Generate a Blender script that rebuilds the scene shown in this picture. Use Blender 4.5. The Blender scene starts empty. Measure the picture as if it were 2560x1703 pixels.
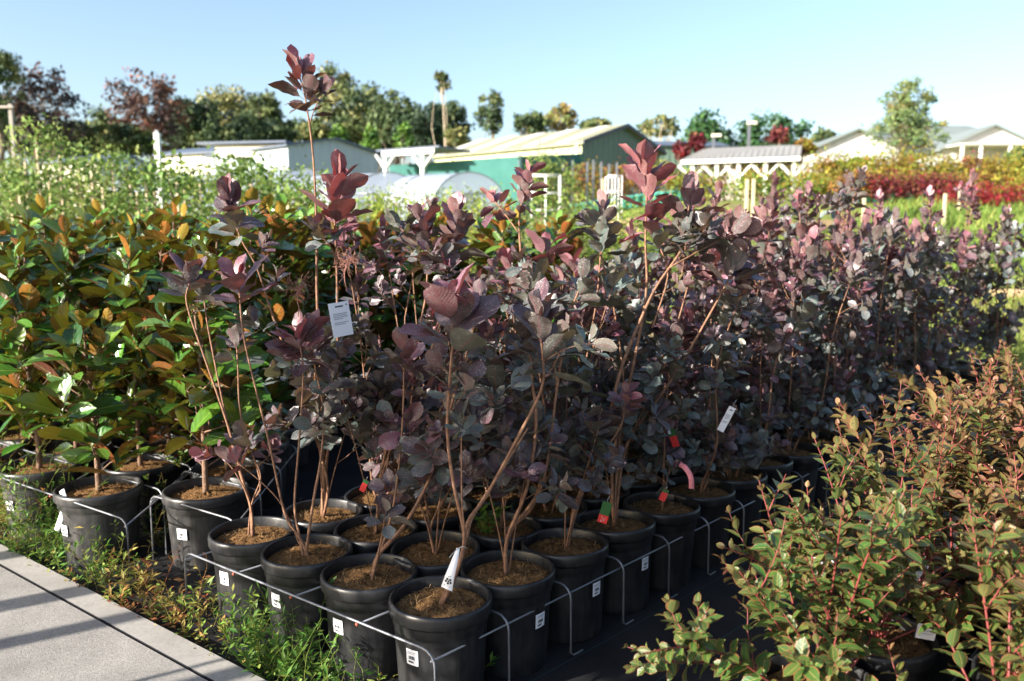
import bpy, math
import numpy as np
from math import radians as R, sin, cos, pi

scene = bpy.context.scene
COL = scene.collection
K = 1.0861                       # overview pixels -> photograph pixels
FPX, PITCH, CAMZ = 2047.0, R(7.2), 1.505
CP, SP = cos(PITCH), sin(PITCH)
UP = np.array([0., 0., 1.])
SUN_AZ = R(239.0)                # clockwise from +Y
SUN_EL = R(21.0)


def at(px, py, Y):
    """photograph pixel (2560 wide) -> world point at world depth Y"""
    x = (px - 1280) / FPX
    y = -(py - 851.5) / FPX
    r = np.array([x, CP + y * SP, y * CP - SP])
    return r * (Y / r[1]) + np.array([0, 0, CAMZ])


def ov(x, y, Y):
    return at(x * K, y * K, Y)


def sm(x):
    x = np.clip(x, 0, 1)
    return x * x * (3 - 2 * x)


def ground_z(X, Y):
    X = np.asarray(X, float); Y = np.asarray(Y, float)
    g = np.where(Y < 6.5, 0, np.where(Y < 25, .14 * (Y - 6.5), 2.59 + .045 * (Y - 25)))
    # soften the foot of the rise
    t = np.clip((Y - 6.5) / 3.0, 0, 1)
    g = np.where(Y < 9.5, .21 * t * t, g - .21 * np.clip((14 - Y) / 4.5, 0, 1))
    g = np.where(Y > 140, 2.59 + .045 * 115, g)
    a = X / np.maximum(Y, 1.0)
    w = .60 + .40 * sm((a + .12) / .38)
    return g * w


# ------------------------------------------------------------------ mesh accumulation
class Geo:
    def __init__(s):
        s.v = []; s.q = []; s.t = []; s.qm = []; s.tm = []; s.a = []; s.b = []; s.uv = []; s.n = 0

    def add(s, v, quads=None, tris=None, mat=0, age=0., rnd=0., uv=None):
        v = np.asarray(v, float).reshape(-1, 3)
        n = len(v)
        s.v.append(v)
        s.a.append(np.broadcast_to(np.asarray(age, float), (n,)))
        s.b.append(np.broadcast_to(np.asarray(rnd, float), (n,)))
        s.uv.append(np.zeros((n, 2)) if uv is None else np.asarray(uv, float).reshape(n, 2))
        if quads is not None and len(quads):
            q = np.asarray(quads, np.int64).reshape(-1, 4) + s.n
            s.q.append(q); s.qm.append(np.full(len(q), mat, np.int32))
        if tris is not None and len(tris):
            t = np.asarray(tris, np.int64).reshape(-1, 3) + s.n
            s.t.append(t); s.tm.append(np.full(len(t), mat, np.int32))
        s.n += n
        return s

    def box(s, c, d, mat=0, rot=0.):
        """box by centre and full size, turned about z"""
        x, y, z = np.array(d) / 2.
        p = np.array([[-x, -y, -z], [x, -y, -z], [x, y, -z], [-x, y, -z], [-x, -y, z], [x, -y, z], [x, y, z], [-x, y, z]])
        if rot:
            m = np.array([[cos(rot), -sin(rot), 0], [sin(rot), cos(rot), 0], [0, 0, 1]])
            p = p @ m.T
        return s.add(p + np.array(c), [[0, 3, 2, 1], [4, 5, 6, 7], [0, 1, 5, 4], [1, 2, 6, 5], [2, 3, 7, 6], [3, 0, 4, 7]], mat=mat)

    def hexa(s, p8, mat=0):
        return s.add(p8, [[0, 3, 2, 1], [4, 5, 6, 7], [0, 1, 5, 4], [1, 2, 6, 5], [2, 3, 7, 6], [3, 0, 4, 7]], mat=mat)

    def tube(s, pts, rad, sides=6, mat=0, age=0., rnd=0., cap=True):
        pts = np.asarray(pts, float); n = len(pts)
        rad = np.broadcast_to(np.asarray(rad, float), (n,))
        T = np.gradient(pts, axis=0); T /= np.linalg.norm(T, axis=1)[:, None] + 1e-9
        ref = np.array([0.31, 0.87, 0.12]) if abs(T[0][2]) > .7 else UP
        N = np.cross(T, ref); N /= np.linalg.norm(N, axis=1)[:, None] + 1e-9
        B = np.cross(T, N)
        a = np.arange(sides) * 2 * pi / sides
        ring = N[:, None, :] * np.cos(a)[None, :, None] + B[:, None, :] * np.sin(a)[None, :, None]
        v = (pts[:, None, :] + ring * rad[:, None, None]).reshape(-1, 3)
        i = np.arange(n - 1)[:, None] * sides; j = np.arange(sides)[None, :]; k = (j + 1) % sides
        q = np.stack([i + j, i + k, i + sides + k, i + sides + j], -1).reshape(-1, 4)
        vv = np.repeat(np.linspace(0, 1, n), sides)
        tris = []
        if cap:
            o = (n - 1) * sides
            tris = [[0, m + 1, m] for m in range(1, sides - 1)] + [[o, o + m, o + m + 1] for m in range(1, sides - 1)]
        return s.add(v, q, tris, mat=mat, age=age, rnd=rnd, uv=np.stack([np.tile(a / 6.28, n), vv], 1))

    def lathe(s, prof, sides=36, c=(0, 0, 0), mat=0):
        prof = np.asarray(prof, float); n = len(prof)
        a = np.arange(sides) * 2 * pi / sides
        v = np.stack([prof[:, 0, None] * np.cos(a), prof[:, 0, None] * np.sin(a), np.broadcast_to(prof[:, 1, None], (n, sides))], -1).reshape(-1, 3) + np.array(c)
        i = np.arange(n - 1)[:, None] * sides; j = np.arange(sides)[None, :]; k = (j + 1) % sides
        q = np.stack([i + j, i + k, i + sides + k, i + sides + j], -1).reshape(-1, 4)
        return s.add(v, q, mat=mat)

    def mesh(s, name, mats, smooth=True):
        me = bpy.data.meshes.new(name)
        v = np.concatenate(s.v) if s.v else np.zeros((0, 3))
        q = np.concatenate(s.q) if s.q else np.zeros((0, 4), int)
        t = np.concatenate(s.t) if s.t else np.zeros((0, 3), int)
        me.vertices.add(len(v)); me.vertices.foreach_set('co', v.astype(np.float32).ravel())
        nl = len(q) * 4 + len(t) * 3
        me.loops.add(nl)
        me.loops.foreach_set('vertex_index', np.concatenate([q.ravel(), t.ravel()]).astype(np.int32))
        me.polygons.add(len(q) + len(t))
        st = np.concatenate([np.arange(len(q)) * 4, len(q) * 4 + np.arange(len(t)) * 3]).astype(np.int32)
        me.polygons.foreach_set('loop_start', st)
        mi = np.concatenate(([*s.qm] if s.qm else []) + ([*s.tm] if s.tm else [])) if (s.qm or s.tm) else np.zeros(0, np.int32)
        me.polygons.foreach_set('material_index', mi.astype(np.int32))
        me.polygons.foreach_set('use_smooth', np.full(len(q) + len(t), smooth))
        for nm, dat in (('age', s.a), ('rnd', s.b)):
            at_ = me.attributes.new(nm, 'FLOAT', 'POINT')
            at_.data.foreach_set('value', np.concatenate(dat).astype(np.float32))
        u = np.concatenate(s.uv); u3 = np.zeros((len(u), 3), np.float32); u3[:, :2] = u
        at_ = me.attributes.new('luv', 'FLOAT_VECTOR', 'POINT'); at_.data.foreach_set('vector', u3.ravel())
        for m in (mats if isinstance(mats, (list, tuple)) else [mats]):
            me.materials.append(m)
        me.update(); me.validate()
        return me


def link(name, me, parent=None, loc=None):
    o = bpy.data.objects.new(name, me); COL.objects.link(o)
    if parent is not None: o.parent = parent
    if loc is not None: o.location = loc
    return o


def part(name, geo, mats, parent=None, smooth=True, label=None):
    o = link(name, geo.mesh(name, mats, smooth) if isinstance(geo, Geo) else geo, parent)
    if label: o['label'] = label
    return o


def tag(o, label=None, cat=None, group=None, kind=None):
    if label: o['label'] = label
    if cat: o['category'] = cat
    if group: o['group'] = group
    if kind: o['kind'] = kind
    return o


def thing(name, label, cat, loc=(0, 0, 0), rz=0., group=None):
    o = bpy.data.objects.new(name, None); COL.objects.link(o)
    o.empty_display_size = .1
    o.location = [float(c) for c in loc]; o.rotation_euler = (0, 0, rz)
    return tag(o, label, cat, group)


def dup(root, loc, rz, label, group=None, scale=1.):
    r = root.copy(); COL.objects.link(r)
    r.location = [float(c) for c in loc]; r.rotation_euler = (0, 0, rz); r.scale = (scale,) * 3
    r['label'] = label
    if group: r['group'] = group
    for ch in list(root.children):
        c = ch.copy(); COL.objects.link(c); c.parent = r
        for g in list(ch.children):
            d = g.copy(); COL.objects.link(d); d.parent = c
    return r


# ------------------------------------------------------------------ materials
def new_mat(name):
    m = bpy.data.materials.new(name); m.use_nodes = True
    nt = m.node_tree; nt.nodes.clear()
    return m, nt, nt.nodes, nt.links


def nd(nodes, typ, **kw):
    n = nodes.new(typ)
    for k, v in kw.items():
        if k == 'ins':
            for a, b in v.items(): n.inputs[a].default_value = b
        else: setattr(n, k, v)
    return n


def ramp(nodes, stops, interp='LINEAR'):
    r = nodes.new('ShaderNodeValToRGB'); cr = r.color_ramp; cr.interpolation = interp
    while len(cr.elements) < len(stops): cr.elements.new(.5)
    for e, (p, c) in zip(cr.elements, stops):
        e.position = p; e.color = (*c, 1) if len(c) == 3 else c
    return r


def simple(name, col, rough=.6, spec=.4, metal=0., noise=None, bump=0., bscale=60., col2=None, trans=None):
    """noise-varied principled surface"""
    m, nt, N, L = new_mat(name)
    out = N.new('ShaderNodeOutputMaterial'); b = N.new('ShaderNodeBsdfPrincipled')
    b.inputs['Roughness'].default_value = rough; b.inputs['Metallic'].default_value = metal
    b.inputs['Specular IOR Level'].default_value = spec
    L.new(b.outputs[0], out.inputs[0])
    tc = N.new('ShaderNodeTexCoord')
    nz = nd(N, 'ShaderNodeTexNoise', ins={'Scale': noise or 8., 'Detail': 6., 'Roughness': .6})
    L.new(tc.outputs['Object'], nz.inputs['Vector'])
    c2 = col2 or tuple(c * .72 for c in col)
    r = ramp(N, [(.32, c2), (.68, col)])
    L.new(nz.outputs['Fac'], r.inputs['Fac']); L.new(r.outputs['Color'], b.inputs['Base Color'])
    if bump:
        n2 = nd(N, 'ShaderNodeTexNoise', ins={'Scale': bscale, 'Detail': 4.})
        L.new(tc.outputs['Object'], n2.inputs['Vector'])
        bp = nd(N, 'ShaderNodeBump', ins={'Strength': bump, 'Distance': .01})
        L.new(n2.outputs['Fac'], bp.inputs['Height']); L.new(bp.outputs['Normal'], b.inputs['Normal'])
    return m


def leaf_mat(name, stops, back=None, trans=.25, tcol=None, rough=.45, spec=.5, vein=None, freq=42., spots=0., hue=.03, val=.25, bump=.25, edge=None):
    """two-sided leaf: colour by age along 'age', varied by 'rnd'; veins from the leaf's own coordinates"""
    m, nt, N, L = new_mat(name)
    out = N.new('ShaderNodeOutputMaterial')
    a = nd(N, 'ShaderNodeAttribute', attribute_name='age'); rn = nd(N, 'ShaderNodeAttribute', attribute_name='rnd')
    lu = nd(N, 'ShaderNodeAttribute', attribute_name='luv')
    rp = ramp(N, stops); L.new(a.outputs['Fac'], rp.inputs['Fac'])
    col = rp.outputs['Color']
    if back is not None:
        g = N.new('ShaderNodeNewGeometry')
        rb = ramp(N, back); L.new(a.outputs['Fac'], rb.inputs['Fac'])
        mx = nd(N, 'ShaderNodeMix', data_type='RGBA'); L.new(g.outputs['Backfacing'], mx.inputs['Factor'])
        L.new(col, mx.inputs['A']); L.new(rb.outputs['Color'], mx.inputs['B']); col = mx.outputs['Result']
    hs = nd(N, 'ShaderNodeHueSaturation')
    mh = nd(N, 'ShaderNodeMapRange', ins={'To Min': .5 - hue, 'To Max': .5 + hue}); L.new(rn.outputs['Fac'], mh.inputs['Value'])
    ml = nd(N, 'ShaderNodeMath', operation='MULTIPLY', ins={1: 7.31}); L.new(rn.outputs['Fac'], ml.inputs[0])
    fr = nd(N, 'ShaderNodeMath', operation='FRACT'); L.new(ml.outputs[0], fr.inputs[0])
    mv = nd(N, 'ShaderNodeMapRange', ins={'To Min': 1 - val, 'To Max': 1 + val}); L.new(fr.outputs[0], mv.inputs['Value'])
    L.new(mh.outputs[0], hs.inputs['Hue']); L.new(mv.outputs[0], hs.inputs['Value']); L.new(col, hs.inputs['Color'])
    col = hs.outputs['Color']
    sp_ = N.new('ShaderNodeSeparateXYZ'); L.new(lu.outputs['Vector'], sp_.inputs[0])
    ab = nd(N, 'ShaderNodeMath', operation='ABSOLUTE'); L.new(sp_.outputs['X'], ab.inputs[0])
    bs = N.new('ShaderNodeBsdfPrincipled'); bs.inputs['Roughness'].default_value = rough; bs.inputs['Specular IOR Level'].default_value = spec
    if vein is not None:
        mid = nd(N, 'ShaderNodeMapRange', ins={'From Min': .02, 'From Max': .075, 'To Min': 1., 'To Max': 0.}); L.new(ab.outputs[0], mid.inputs['Value'])
        k = nd(N, 'ShaderNodeMath', operation='MULTIPLY_ADD', ins={1: -.32}); L.new(ab.outputs[0], k.inputs[0]); L.new(sp_.outputs['Y'], k.inputs[2])
        f = nd(N, 'ShaderNodeMath', operation='MULTIPLY', ins={1: freq}); L.new(k.outputs[0], f.inputs[0])
        sn = nd(N, 'ShaderNodeMath', operation='SINE'); L.new(f.outputs[0], sn.inputs[0])
        sv = nd(N, 'ShaderNodeMapRange', ins={'From Min': .86, 'From Max': 1., 'To Max': .09}); L.new(sn.outputs[0], sv.inputs['Value'])
        mxm = nd(N, 'ShaderNodeMath', operation='MAXIMUM'); L.new(mid.outputs[0], mxm.inputs[0]); L.new(sv.outputs[0], mxm.inputs[1])
        mm = nd(N, 'ShaderNodeMix', data_type='RGBA'); mm.inputs['B'].default_value = (*vein, 1)
        sc = nd(N, 'ShaderNodeMath', operation='MULTIPLY', ins={1: .75}); L.new(mxm.outputs[0], sc.inputs[0])
        L.new(sc.outputs[0], mm.inputs['Factor']); L.new(col, mm.inputs['A']); col = mm.outputs['Result']
        bp = nd(N, 'ShaderNodeBump', ins={'Strength': bump, 'Distance': .004}); L.new(sn.outputs[0], bp.inputs['Height'])
        L.new(bp.outputs['Normal'], bs.inputs['Normal'])
    tc = N.new('ShaderNodeTexCoord')
    if spots:
        nz = nd(N, 'ShaderNodeTexNoise', ins={'Scale': 230., 'Detail': 3., 'Roughness': .75}); L.new(tc.outputs['Object'], nz.inputs['Vector'])
        n3 = nd(N, 'ShaderNodeTexNoise', ins={'Scale': 26., 'Detail': 2.}); L.new(tc.outputs['Object'], n3.inputs['Vector'])
        s1 = nd(N, 'ShaderNodeMapRange', ins={'From Min': .53, 'From Max': .64}); L.new(nz.outputs['Fac'], s1.inputs['Value'])
        s2 = nd(N, 'ShaderNodeMapRange', ins={'From Min': .40, 'From Max': .56}); L.new(n3.outputs['Fac'], s2.inputs['Value'])
        s3 = nd(N, 'ShaderNodeMath', operation='MULTIPLY'); L.new(s1.outputs[0], s3.inputs[0]); L.new(s2.outputs[0], s3.inputs[1])
        s4 = nd(N, 'ShaderNodeMath', operation='MULTIPLY', ins={1: spots}); L.new(s3.outputs[0], s4.inputs[0])
        mm = nd(N, 'ShaderNodeMix', data_type='RGBA'); mm.inputs['B'].default_value = (.38, .39, .38, 1)
        L.new(s4.outputs[0], mm.inputs['Factor']); L.new(col, mm.inputs['A']); col = mm.outputs['Result']
    if edge is not None:
        em = nd(N, 'ShaderNodeMapRange', ins={'From Min': .78, 'From Max': 1.0, 'To Max': .8}); L.new(ab.outputs[0], em.inputs['Value'])
        mm = nd(N, 'ShaderNodeMix', data_type='RGBA'); mm.inputs['B'].default_value = (*edge, 1)
        L.new(em.outputs[0], mm.inputs['Factor']); L.new(col, mm.inputs['A']); col = mm.outputs['Result']
    L.new(col, bs.inputs['Base Color'])
    if trans > 0:
        tr = N.new('ShaderNodeBsdfTranslucent')
        if tcol is not None:
            rt = ramp(N, tcol); L.new(a.outputs['Fac'], rt.inputs['Fac']); L.new(rt.outputs['Color'], tr.inputs['Color'])
        else: L.new(col, tr.inputs['Color'])
        ms = nd(N, 'ShaderNodeMixShader', ins={0: trans}); L.new(bs.outputs[0], ms.inputs[1]); L.new(tr.outputs[0], ms.inputs[2])
        L.new(ms.outputs[0], out.inputs[0])
    else: L.new(bs.outputs[0], out.inputs[0])
    return m


M = {}
M['smoke'] = leaf_mat('smokebush_leaf', [(0, (.28, .075, .095)), (.22, (.20, .074, .092)), (.5, (.080, .040, .056)), (.75, (.072, .054, .060)), (1, (.105, .145, .132))],
                      back=[(0, (.28, .11, .12)), (.5, (.125, .085, .082)), (1, (.115, .125, .10))], trans=.18,
                      tcol=[(0, (.34, .04, .04)), (.45, (.22, .055, .035)), (1, (.16, .15, .05))], rough=.40, spec=.6, vein=(.24, .07, .09), freq=70., spots=.9, hue=.02, val=.34, bump=.07)
M['magn'] = leaf_mat('magnolia_leaf', [(0, (.17, .25, .022)), (.35, (.085, .175, .018)), (1, (.026, .080, .014))],
                     back=[(0, (.22, .15, .025)), (.4, (.21, .082, .019)), (1, (.095, .040, .014))], trans=.09,
                     tcol=[(0, (.40, .38, .02)), (1, (.16, .17, .015))], rough=.25, spec=.65, vein=(.20, .26, .06), freq=30., hue=.025, val=.3, bump=.12)
M['crape'] = leaf_mat('crape_leaf', [(0, (.23, .088, .052)), (.3, (.118, .075, .032)), (.6, (.078, .088, .021)), (1, (.042, .094, .017))],
                      back=[(0, (.22, .11, .065)), (.6, (.14, .12, .045)), (1, (.09, .135, .04))], trans=.17, rough=.46, spec=.4, vein=(.32, .24, .08), freq=30., hue=.02, val=.25, bump=.1, edge=(.30, .08, .04))
M['weed'] = leaf_mat('weed_leaf', [(0, (.33, .12, .05)), (.3, (.33, .25, .07)), (.6, (.20, .27, .05)), (1, (.085, .19, .028))], trans=.35, rough=.5, spec=.3, hue=.02, val=.3)
M['sapling'] = leaf_mat('sapling_leaf', [(0, (.27, .31, .085)), (.5, (.15, .235, .055)), (1, (.075, .15, .035))], trans=.3, rough=.6, spec=.2, hue=.015, val=.3)
M['shrub'] = leaf_mat('shrub_leaf', [(0, (.32, .36, .04)), (.5, (.19, .28, .035)), (1, (.09, .18, .025))], trans=.3, rough=.5, spec=.3, hue=.02, val=.3)
M['maple'] = leaf_mat('maple_leaf', [(0, (.27, .018, .026)), (.15, (.125, .034, .042)), (.3, (.16, .045, .04)), (.5, (.30, .15, .04)), (.75, (.33, .27, .04)), (1, (.20, .25, .035))], trans=.35, rough=.55, spec=.2, hue=.015, val=.25)
M['tree'] = leaf_mat('tree_leaf', [(0, (.25, .24, .09)), (.3, (.12, .15, .05)), (.6, (.075, .115, .045)), (1, (.035, .062, .035))], trans=.15, rough=.6, spec=.25, hue=.015, val=.35)
M['bronze_tree'] = leaf_mat('bronze_tree_leaf', [(0, (.20, .09, .055)), (.5, (.085, .055, .05)), (1, (.035, .035, .038))], trans=.15, rough=.6, spec=.2, hue=.015, val=.3)
M['lush'] = leaf_mat('lush_leaf', [(0, (.12, .22, .03)), (.5, (.045, .115, .035)), (1, (.025, .07, .03))], trans=.15, rough=.5, spec=.3, hue=.015, val=.35)
M['airy'] = leaf_mat('airy_leaf', [(0, (.32, .24, .08)), (.5, (.17, .24, .085)), (1, (.10, .17, .08))], trans=.3, rough=.6, spec=.2, hue=.015, val=.25)
M['grass'] = leaf_mat('grass_blade', [(0, (.32, .29, .09)), (.5, (.20, .27, .055)), (1, (.11, .19, .035))], trans=.3, rough=.6, spec=.2, hue=.02, val=.3)
M['plume'] = simple('flower_plume', (.36, .17, .13), .8, .1, noise=20)
M['red_stem'] = simple('red_shoot', (.21, .045, .04), .45, .4, noise=30)
M['pet'] = simple('petiole', (.42, .12, .15), .5, .3, noise=30)
M['bark'] = simple('smokebush_bark', (.33, .175, .10), .65, .3, noise=40, col2=(.14, .070, .045), bump=.4, bscale=240)
M['magbark'] = simple('magnolia_bark', (.24, .15, .10), .85, .15, noise=30, col2=(.13, .085, .06), bump=.6, bscale=120)
M['treebark'] = simple('tree_bark', (.26, .21, .16), .9, .1, noise=3, col2=(.11, .09, .07), bump=.5, bscale=12)
M['palebark'] = simple('pale_bark', (.62, .52, .38), .85, .1, noise=3, col2=(.40, .31, .22))
def pot_mat(name, dark, dust, amount):
    m, nt, N, L = new_mat(name)
    out = N.new('ShaderNodeOutputMaterial'); b = N.new('ShaderNodeBsdfPrincipled'); b.inputs['Specular IOR Level'].default_value = .5
    L.new(b.outputs[0], out.inputs[0])
    tc = N.new('ShaderNodeTexCoord'); oi = N.new('ShaderNodeObjectInfo')
    ml = nd(N, 'ShaderNodeMath', operation='MULTIPLY', ins={1: 40.}); L.new(oi.outputs['Random'], ml.inputs[0])
    ad = nd(N, 'ShaderNodeVectorMath', operation='ADD'); L.new(tc.outputs['Object'], ad.inputs[0]); L.new(ml.outputs[0], ad.inputs[1])
    mp = N.new('ShaderNodeMapping'); mp.inputs['Scale'].default_value = (1, 1, .16); L.new(ad.outputs[0], mp.inputs[0])
    n1 = nd(N, 'ShaderNodeTexNoise', ins={'Scale': 38., 'Detail': 6., 'Roughness': .7}); L.new(mp.outputs[0], n1.inputs['Vector'])
    n2 = nd(N, 'ShaderNodeTexNoise', ins={'Scale': 7., 'Detail': 5., 'Roughness': .65}); L.new(ad.outputs[0], n2.inputs['Vector'])
    mu = nd(N, 'ShaderNodeMath', operation='MULTIPLY'); L.new(n1.outputs['Fac'], mu.inputs[0]); L.new(n2.outputs['Fac'], mu.inputs[1])
    mr = nd(N, 'ShaderNodeMapRange', ins={'From Min': .17, 'From Max': .40, 'To Max': amount}); L.new(mu.outputs[0], mr.inputs['Value'])
    mx = nd(N, 'ShaderNodeMix', data_type='RGBA'); mx.inputs['A'].default_value = (*dark, 1); mx.inputs['B'].default_value = (*dust, 1)
    L.new(mr.outputs[0], mx.inputs['Factor']); L.new(mx.outputs['Result'], b.inputs['Base Color'])
    rr = nd(N, 'ShaderNodeMapRange', ins={'To Min': .33, 'To Max': .7}); L.new(mr.outputs[0], rr.inputs['Value']); L.new(rr.outputs[0], b.inputs['Roughness'])
    bp = nd(N, 'ShaderNodeBump', ins={'Strength': .12, 'Distance': .01}); L.new(n2.outputs['Fac'], bp.inputs['Height']); L.new(bp.outputs['Normal'], b.inputs['Normal'])
    return m


M['pot'] = pot_mat('black_pot_plastic', (.010, .0105, .0125), (.060, .057, .054), .42)
M['dusty'] = pot_mat('dusty_pot_plastic', (.022, .022, .023), (.095, .09, .085), .65)
M['teal'] = simple('teal_pot_plastic', (.10, .42, .36), .5, .4)
M['soil'] = simple('coir_mulch', (.25, .135, .055), .95, .05, noise=38, col2=(.060, .033, .016), bump=1., bscale=130)
M['fibre'] = simple('coir_fibre', (.46, .29, .14), .9, .05, noise=25, col2=(.20, .115, .05))
M['wire'] = simple('galvanised_wire', (.27, .28, .31), .42, .5, metal=.6, noise=18, col2=(.19, .195, .21))
M['rust'] = simple('rusty_weld', (.40, .10, .06), .7, .3)
M['white'] = simple('white_paint', (.80, .79, .76), .5, .4, noise=2, col2=(.74, .73, .70))
M['sticker'] = simple('white_sticker', (.82, .83, .86), .4, .4, noise=3, col2=(.80, .80, .83))
M['ink'] = simple('black_ink', (.03, .03, .035), .5, .3)
M['grey_ink'] = simple('grey_ink', (.35, .36, .40), .5, .3)
M['red'] = simple('red_tag', (.62, .03, .03), .4, .4)
M['tag_green'] = simple('green_tag', (.02, .12, .03), .4, .4)
M['pinktape'] = simple('pink_ribbon', (.70, .25, .30), .5, .3)
M['string'] = simple('grey_string', (.45, .45, .45), .8, .1)
M['timber'] = simple('weathered_timber', (.47, .34, .20), .85, .1, noise=3, col2=(.32, .22, .13), bump=.3, bscale=20)
M['stake'] = simple('pale_timber_stake', (.60, .49, .33), .85, .1, noise=5)
M['polewood'] = simple('pole_timber', (.38, .345, .31), .9, .1, noise=2)
M['dark'] = simple('dark_joint_and_shade', (.03, .03, .035), .8, .1)  # near black: doorway shade put into colour, also the dark path joint


def wall_mat(name, col, pitch, axis='X', rough=.55, spec=.3, depth=.5):
    """ribbed sheet metal: fine vertical ribs as bump"""
    m, nt, N, L = new_mat(name)
    out = N.new('ShaderNodeOutputMaterial'); b = N.new('ShaderNodeBsdfPrincipled')
    b.inputs['Roughness'].default_value = rough; b.inputs['Specular IOR Level'].default_value = spec
    L.new(b.outputs[0], out.inputs[0])
    at_ = nd(N, 'ShaderNodeAttribute', attribute_name='luv'); s = N.new('ShaderNodeSeparateXYZ'); L.new(at_.outputs['Vector'], s.inputs[0])
    f = nd(N, 'ShaderNodeMath', operation='MULTIPLY', ins={1: 2 * pi / pitch}); L.new(s.outputs['X'], f.inputs[0])
    sn = nd(N, 'ShaderNodeMath', operation='SINE'); L.new(f.outputs[0], sn.inputs[0])
    bp = nd(N, 'ShaderNodeBump', ins={'Strength': depth, 'Distance': .03}); L.new(sn.outputs[0], bp.inputs['Height']); L.new(bp.outputs['Normal'], b.inputs['Normal'])
    tc = N.new('ShaderNodeTexCoord'); nz = nd(N, 'ShaderNodeTexNoise', ins={'Scale': .5, 'Detail': 5.}); L.new(tc.outputs['Object'], nz.inputs['Vector'])
    r = ramp(N, [(.3, tuple(c * .85 for c in col)), (.7, col)]); L.new(nz.outputs['Fac'], r.inputs['Fac']); L.new(r.outputs['Color'], b.inputs['Base Color'])
    return m


M['shed_blue'] = wall_mat('pale_blue_cladding', (.40, .46, .50), .6)
M['shed_blue_roof'] = wall_mat('grey_roof_sheet', (.10, .13, .18), .6)
M['cream'] = wall_mat('cream_cladding', (.66, .62, .50), .8)
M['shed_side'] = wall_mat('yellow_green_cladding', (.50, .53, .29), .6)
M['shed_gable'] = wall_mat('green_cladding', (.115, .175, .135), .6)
M['shed_roof'] = wall_mat('olive_roof_sheet', (.29, .29, .19), .5)
M['skylight'] = wall_mat('pale_skylight_sheet', (.66, .66, .58), .5)
M['dark_trim'] = simple('dark_trim', (.06, .07, .09), .6)
M['cloth'] = simple('teal_shade_cloth', (.055, .165, .145), .9, .1, noise=1.2, col2=(.042, .13, .115))
M['weatherboard'] = wall_mat('white_weatherboard', (.62, .62, .61), .2, depth=.15)
M['grey_roof'] = wall_mat('grey_green_roof', (.20, .23, .22), .4)
M['slate_roof'] = wall_mat('grey_shelter_roof', (.24, .235, .225), .4)
M['stucco'] = simple('pinkish_render', (.60, .50, .46), .8, .1, noise=1)
M['glass'] = simple('window_glass', (.05, .07, .07), .08, .6)


def poly_sheet():
    m, nt, N, L = new_mat('poly_tunnel_sheet')
    out = N.new('ShaderNodeOutputMaterial'); b = N.new('ShaderNodeBsdfPrincipled')
    b.inputs['Base Color'].default_value = (.46, .52, .64, 1); b.inputs['Roughness'].default_value = .3
    t = nd(N, 'ShaderNodeBsdfTranslucent', ins={'Color': (.55, .60, .68, 1)}); p = N.new('ShaderNodeBsdfTransparent')
    a = nd(N, 'ShaderNodeMixShader', ins={0: .35}); L.new(b.outputs[0], a.inputs[1]); L.new(t.outputs[0], a.inputs[2])
    c = nd(N, 'ShaderNodeMixShader', ins={0: .35}); L.new(a.outputs[0], c.inputs[1]); L.new(p.outputs[0], c.inputs[2])
    L.new(c.outputs[0], out.inputs[0]); return m


M['poly'] = poly_sheet()


def ground_mat():
    m, nt, N, L = new_mat('nursery_ground')
    out = N.new('ShaderNodeOutputMaterial'); b = N.new('ShaderNodeBsdfPrincipled'); b.inputs['Roughness'].default_value = .95; b.inputs['Specular IOR Level'].default_value = .1
    L.new(b.outputs[0], out.inputs[0])
    tc = N.new('ShaderNodeTexCoord'); s = N.new('ShaderNodeSeparateXYZ'); L.new(tc.outputs['Object'], s.inputs[0])
    n1 = nd(N, 'ShaderNodeTexNoise', ins={'Scale': .55, 'Detail': 6., 'Roughness': .65}); L.new(tc.outputs['Object'], n1.inputs['Vector'])
    n2 = nd(N, 'ShaderNodeTexNoise', ins={'Scale': 9., 'Detail': 8., 'Roughness': .75}); L.new(tc.outputs['Object'], n2.inputs['Vector'])
    r1 = ramp(N, [(.36, (.13, .18, .035)), (.52, (.20, .22, .06)), (.66, (.26, .20, .11))]); L.new(n1.outputs['Fac'], r1.inputs['Fac'])
    r2 = ramp(N, [(.3, (.022, .016, .011)), (.7, (.075, .05, .032))]); L.new(n2.outputs['Fac'], r2.inputs['Fac'])
    f = nd(N, 'ShaderNodeMapRange', ins={'From Min': 7., 'From Max': 8.5}); L.new(s.outputs['Y'], f.inputs['Value'])
    mx = nd(N, 'ShaderNodeMix', data_type='RGBA'); L.new(f.outputs[0], mx.inputs['Factor']); L.new(r2.outputs['Color'], mx.inputs['A']); L.new(r1.outputs['Color'], mx.inputs['B'])
    m2 = nd(N, 'ShaderNodeMix', data_type='RGBA', blend_type='MULTIPLY', ins={'Factor': .55}); L.new(mx.outputs['Result'], m2.inputs['A'])
    r3 = ramp(N, [(.3, (.55, .55, .55)), (.7, (1, 1, 1))]); L.new(n2.outputs['Fac'], r3.inputs['Fac']); L.new(r3.outputs['Color'], m2.inputs['B'])
    L.new(m2.outputs['Result'], b.inputs['Base Color'])
    bp = nd(N, 'ShaderNodeBump', ins={'Strength': .8, 'Distance': .03}); L.new(n2.outputs['Fac'], bp.inputs['Height']); L.new(bp.outputs['Normal'], b.inputs['Normal'])
    return m


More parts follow.
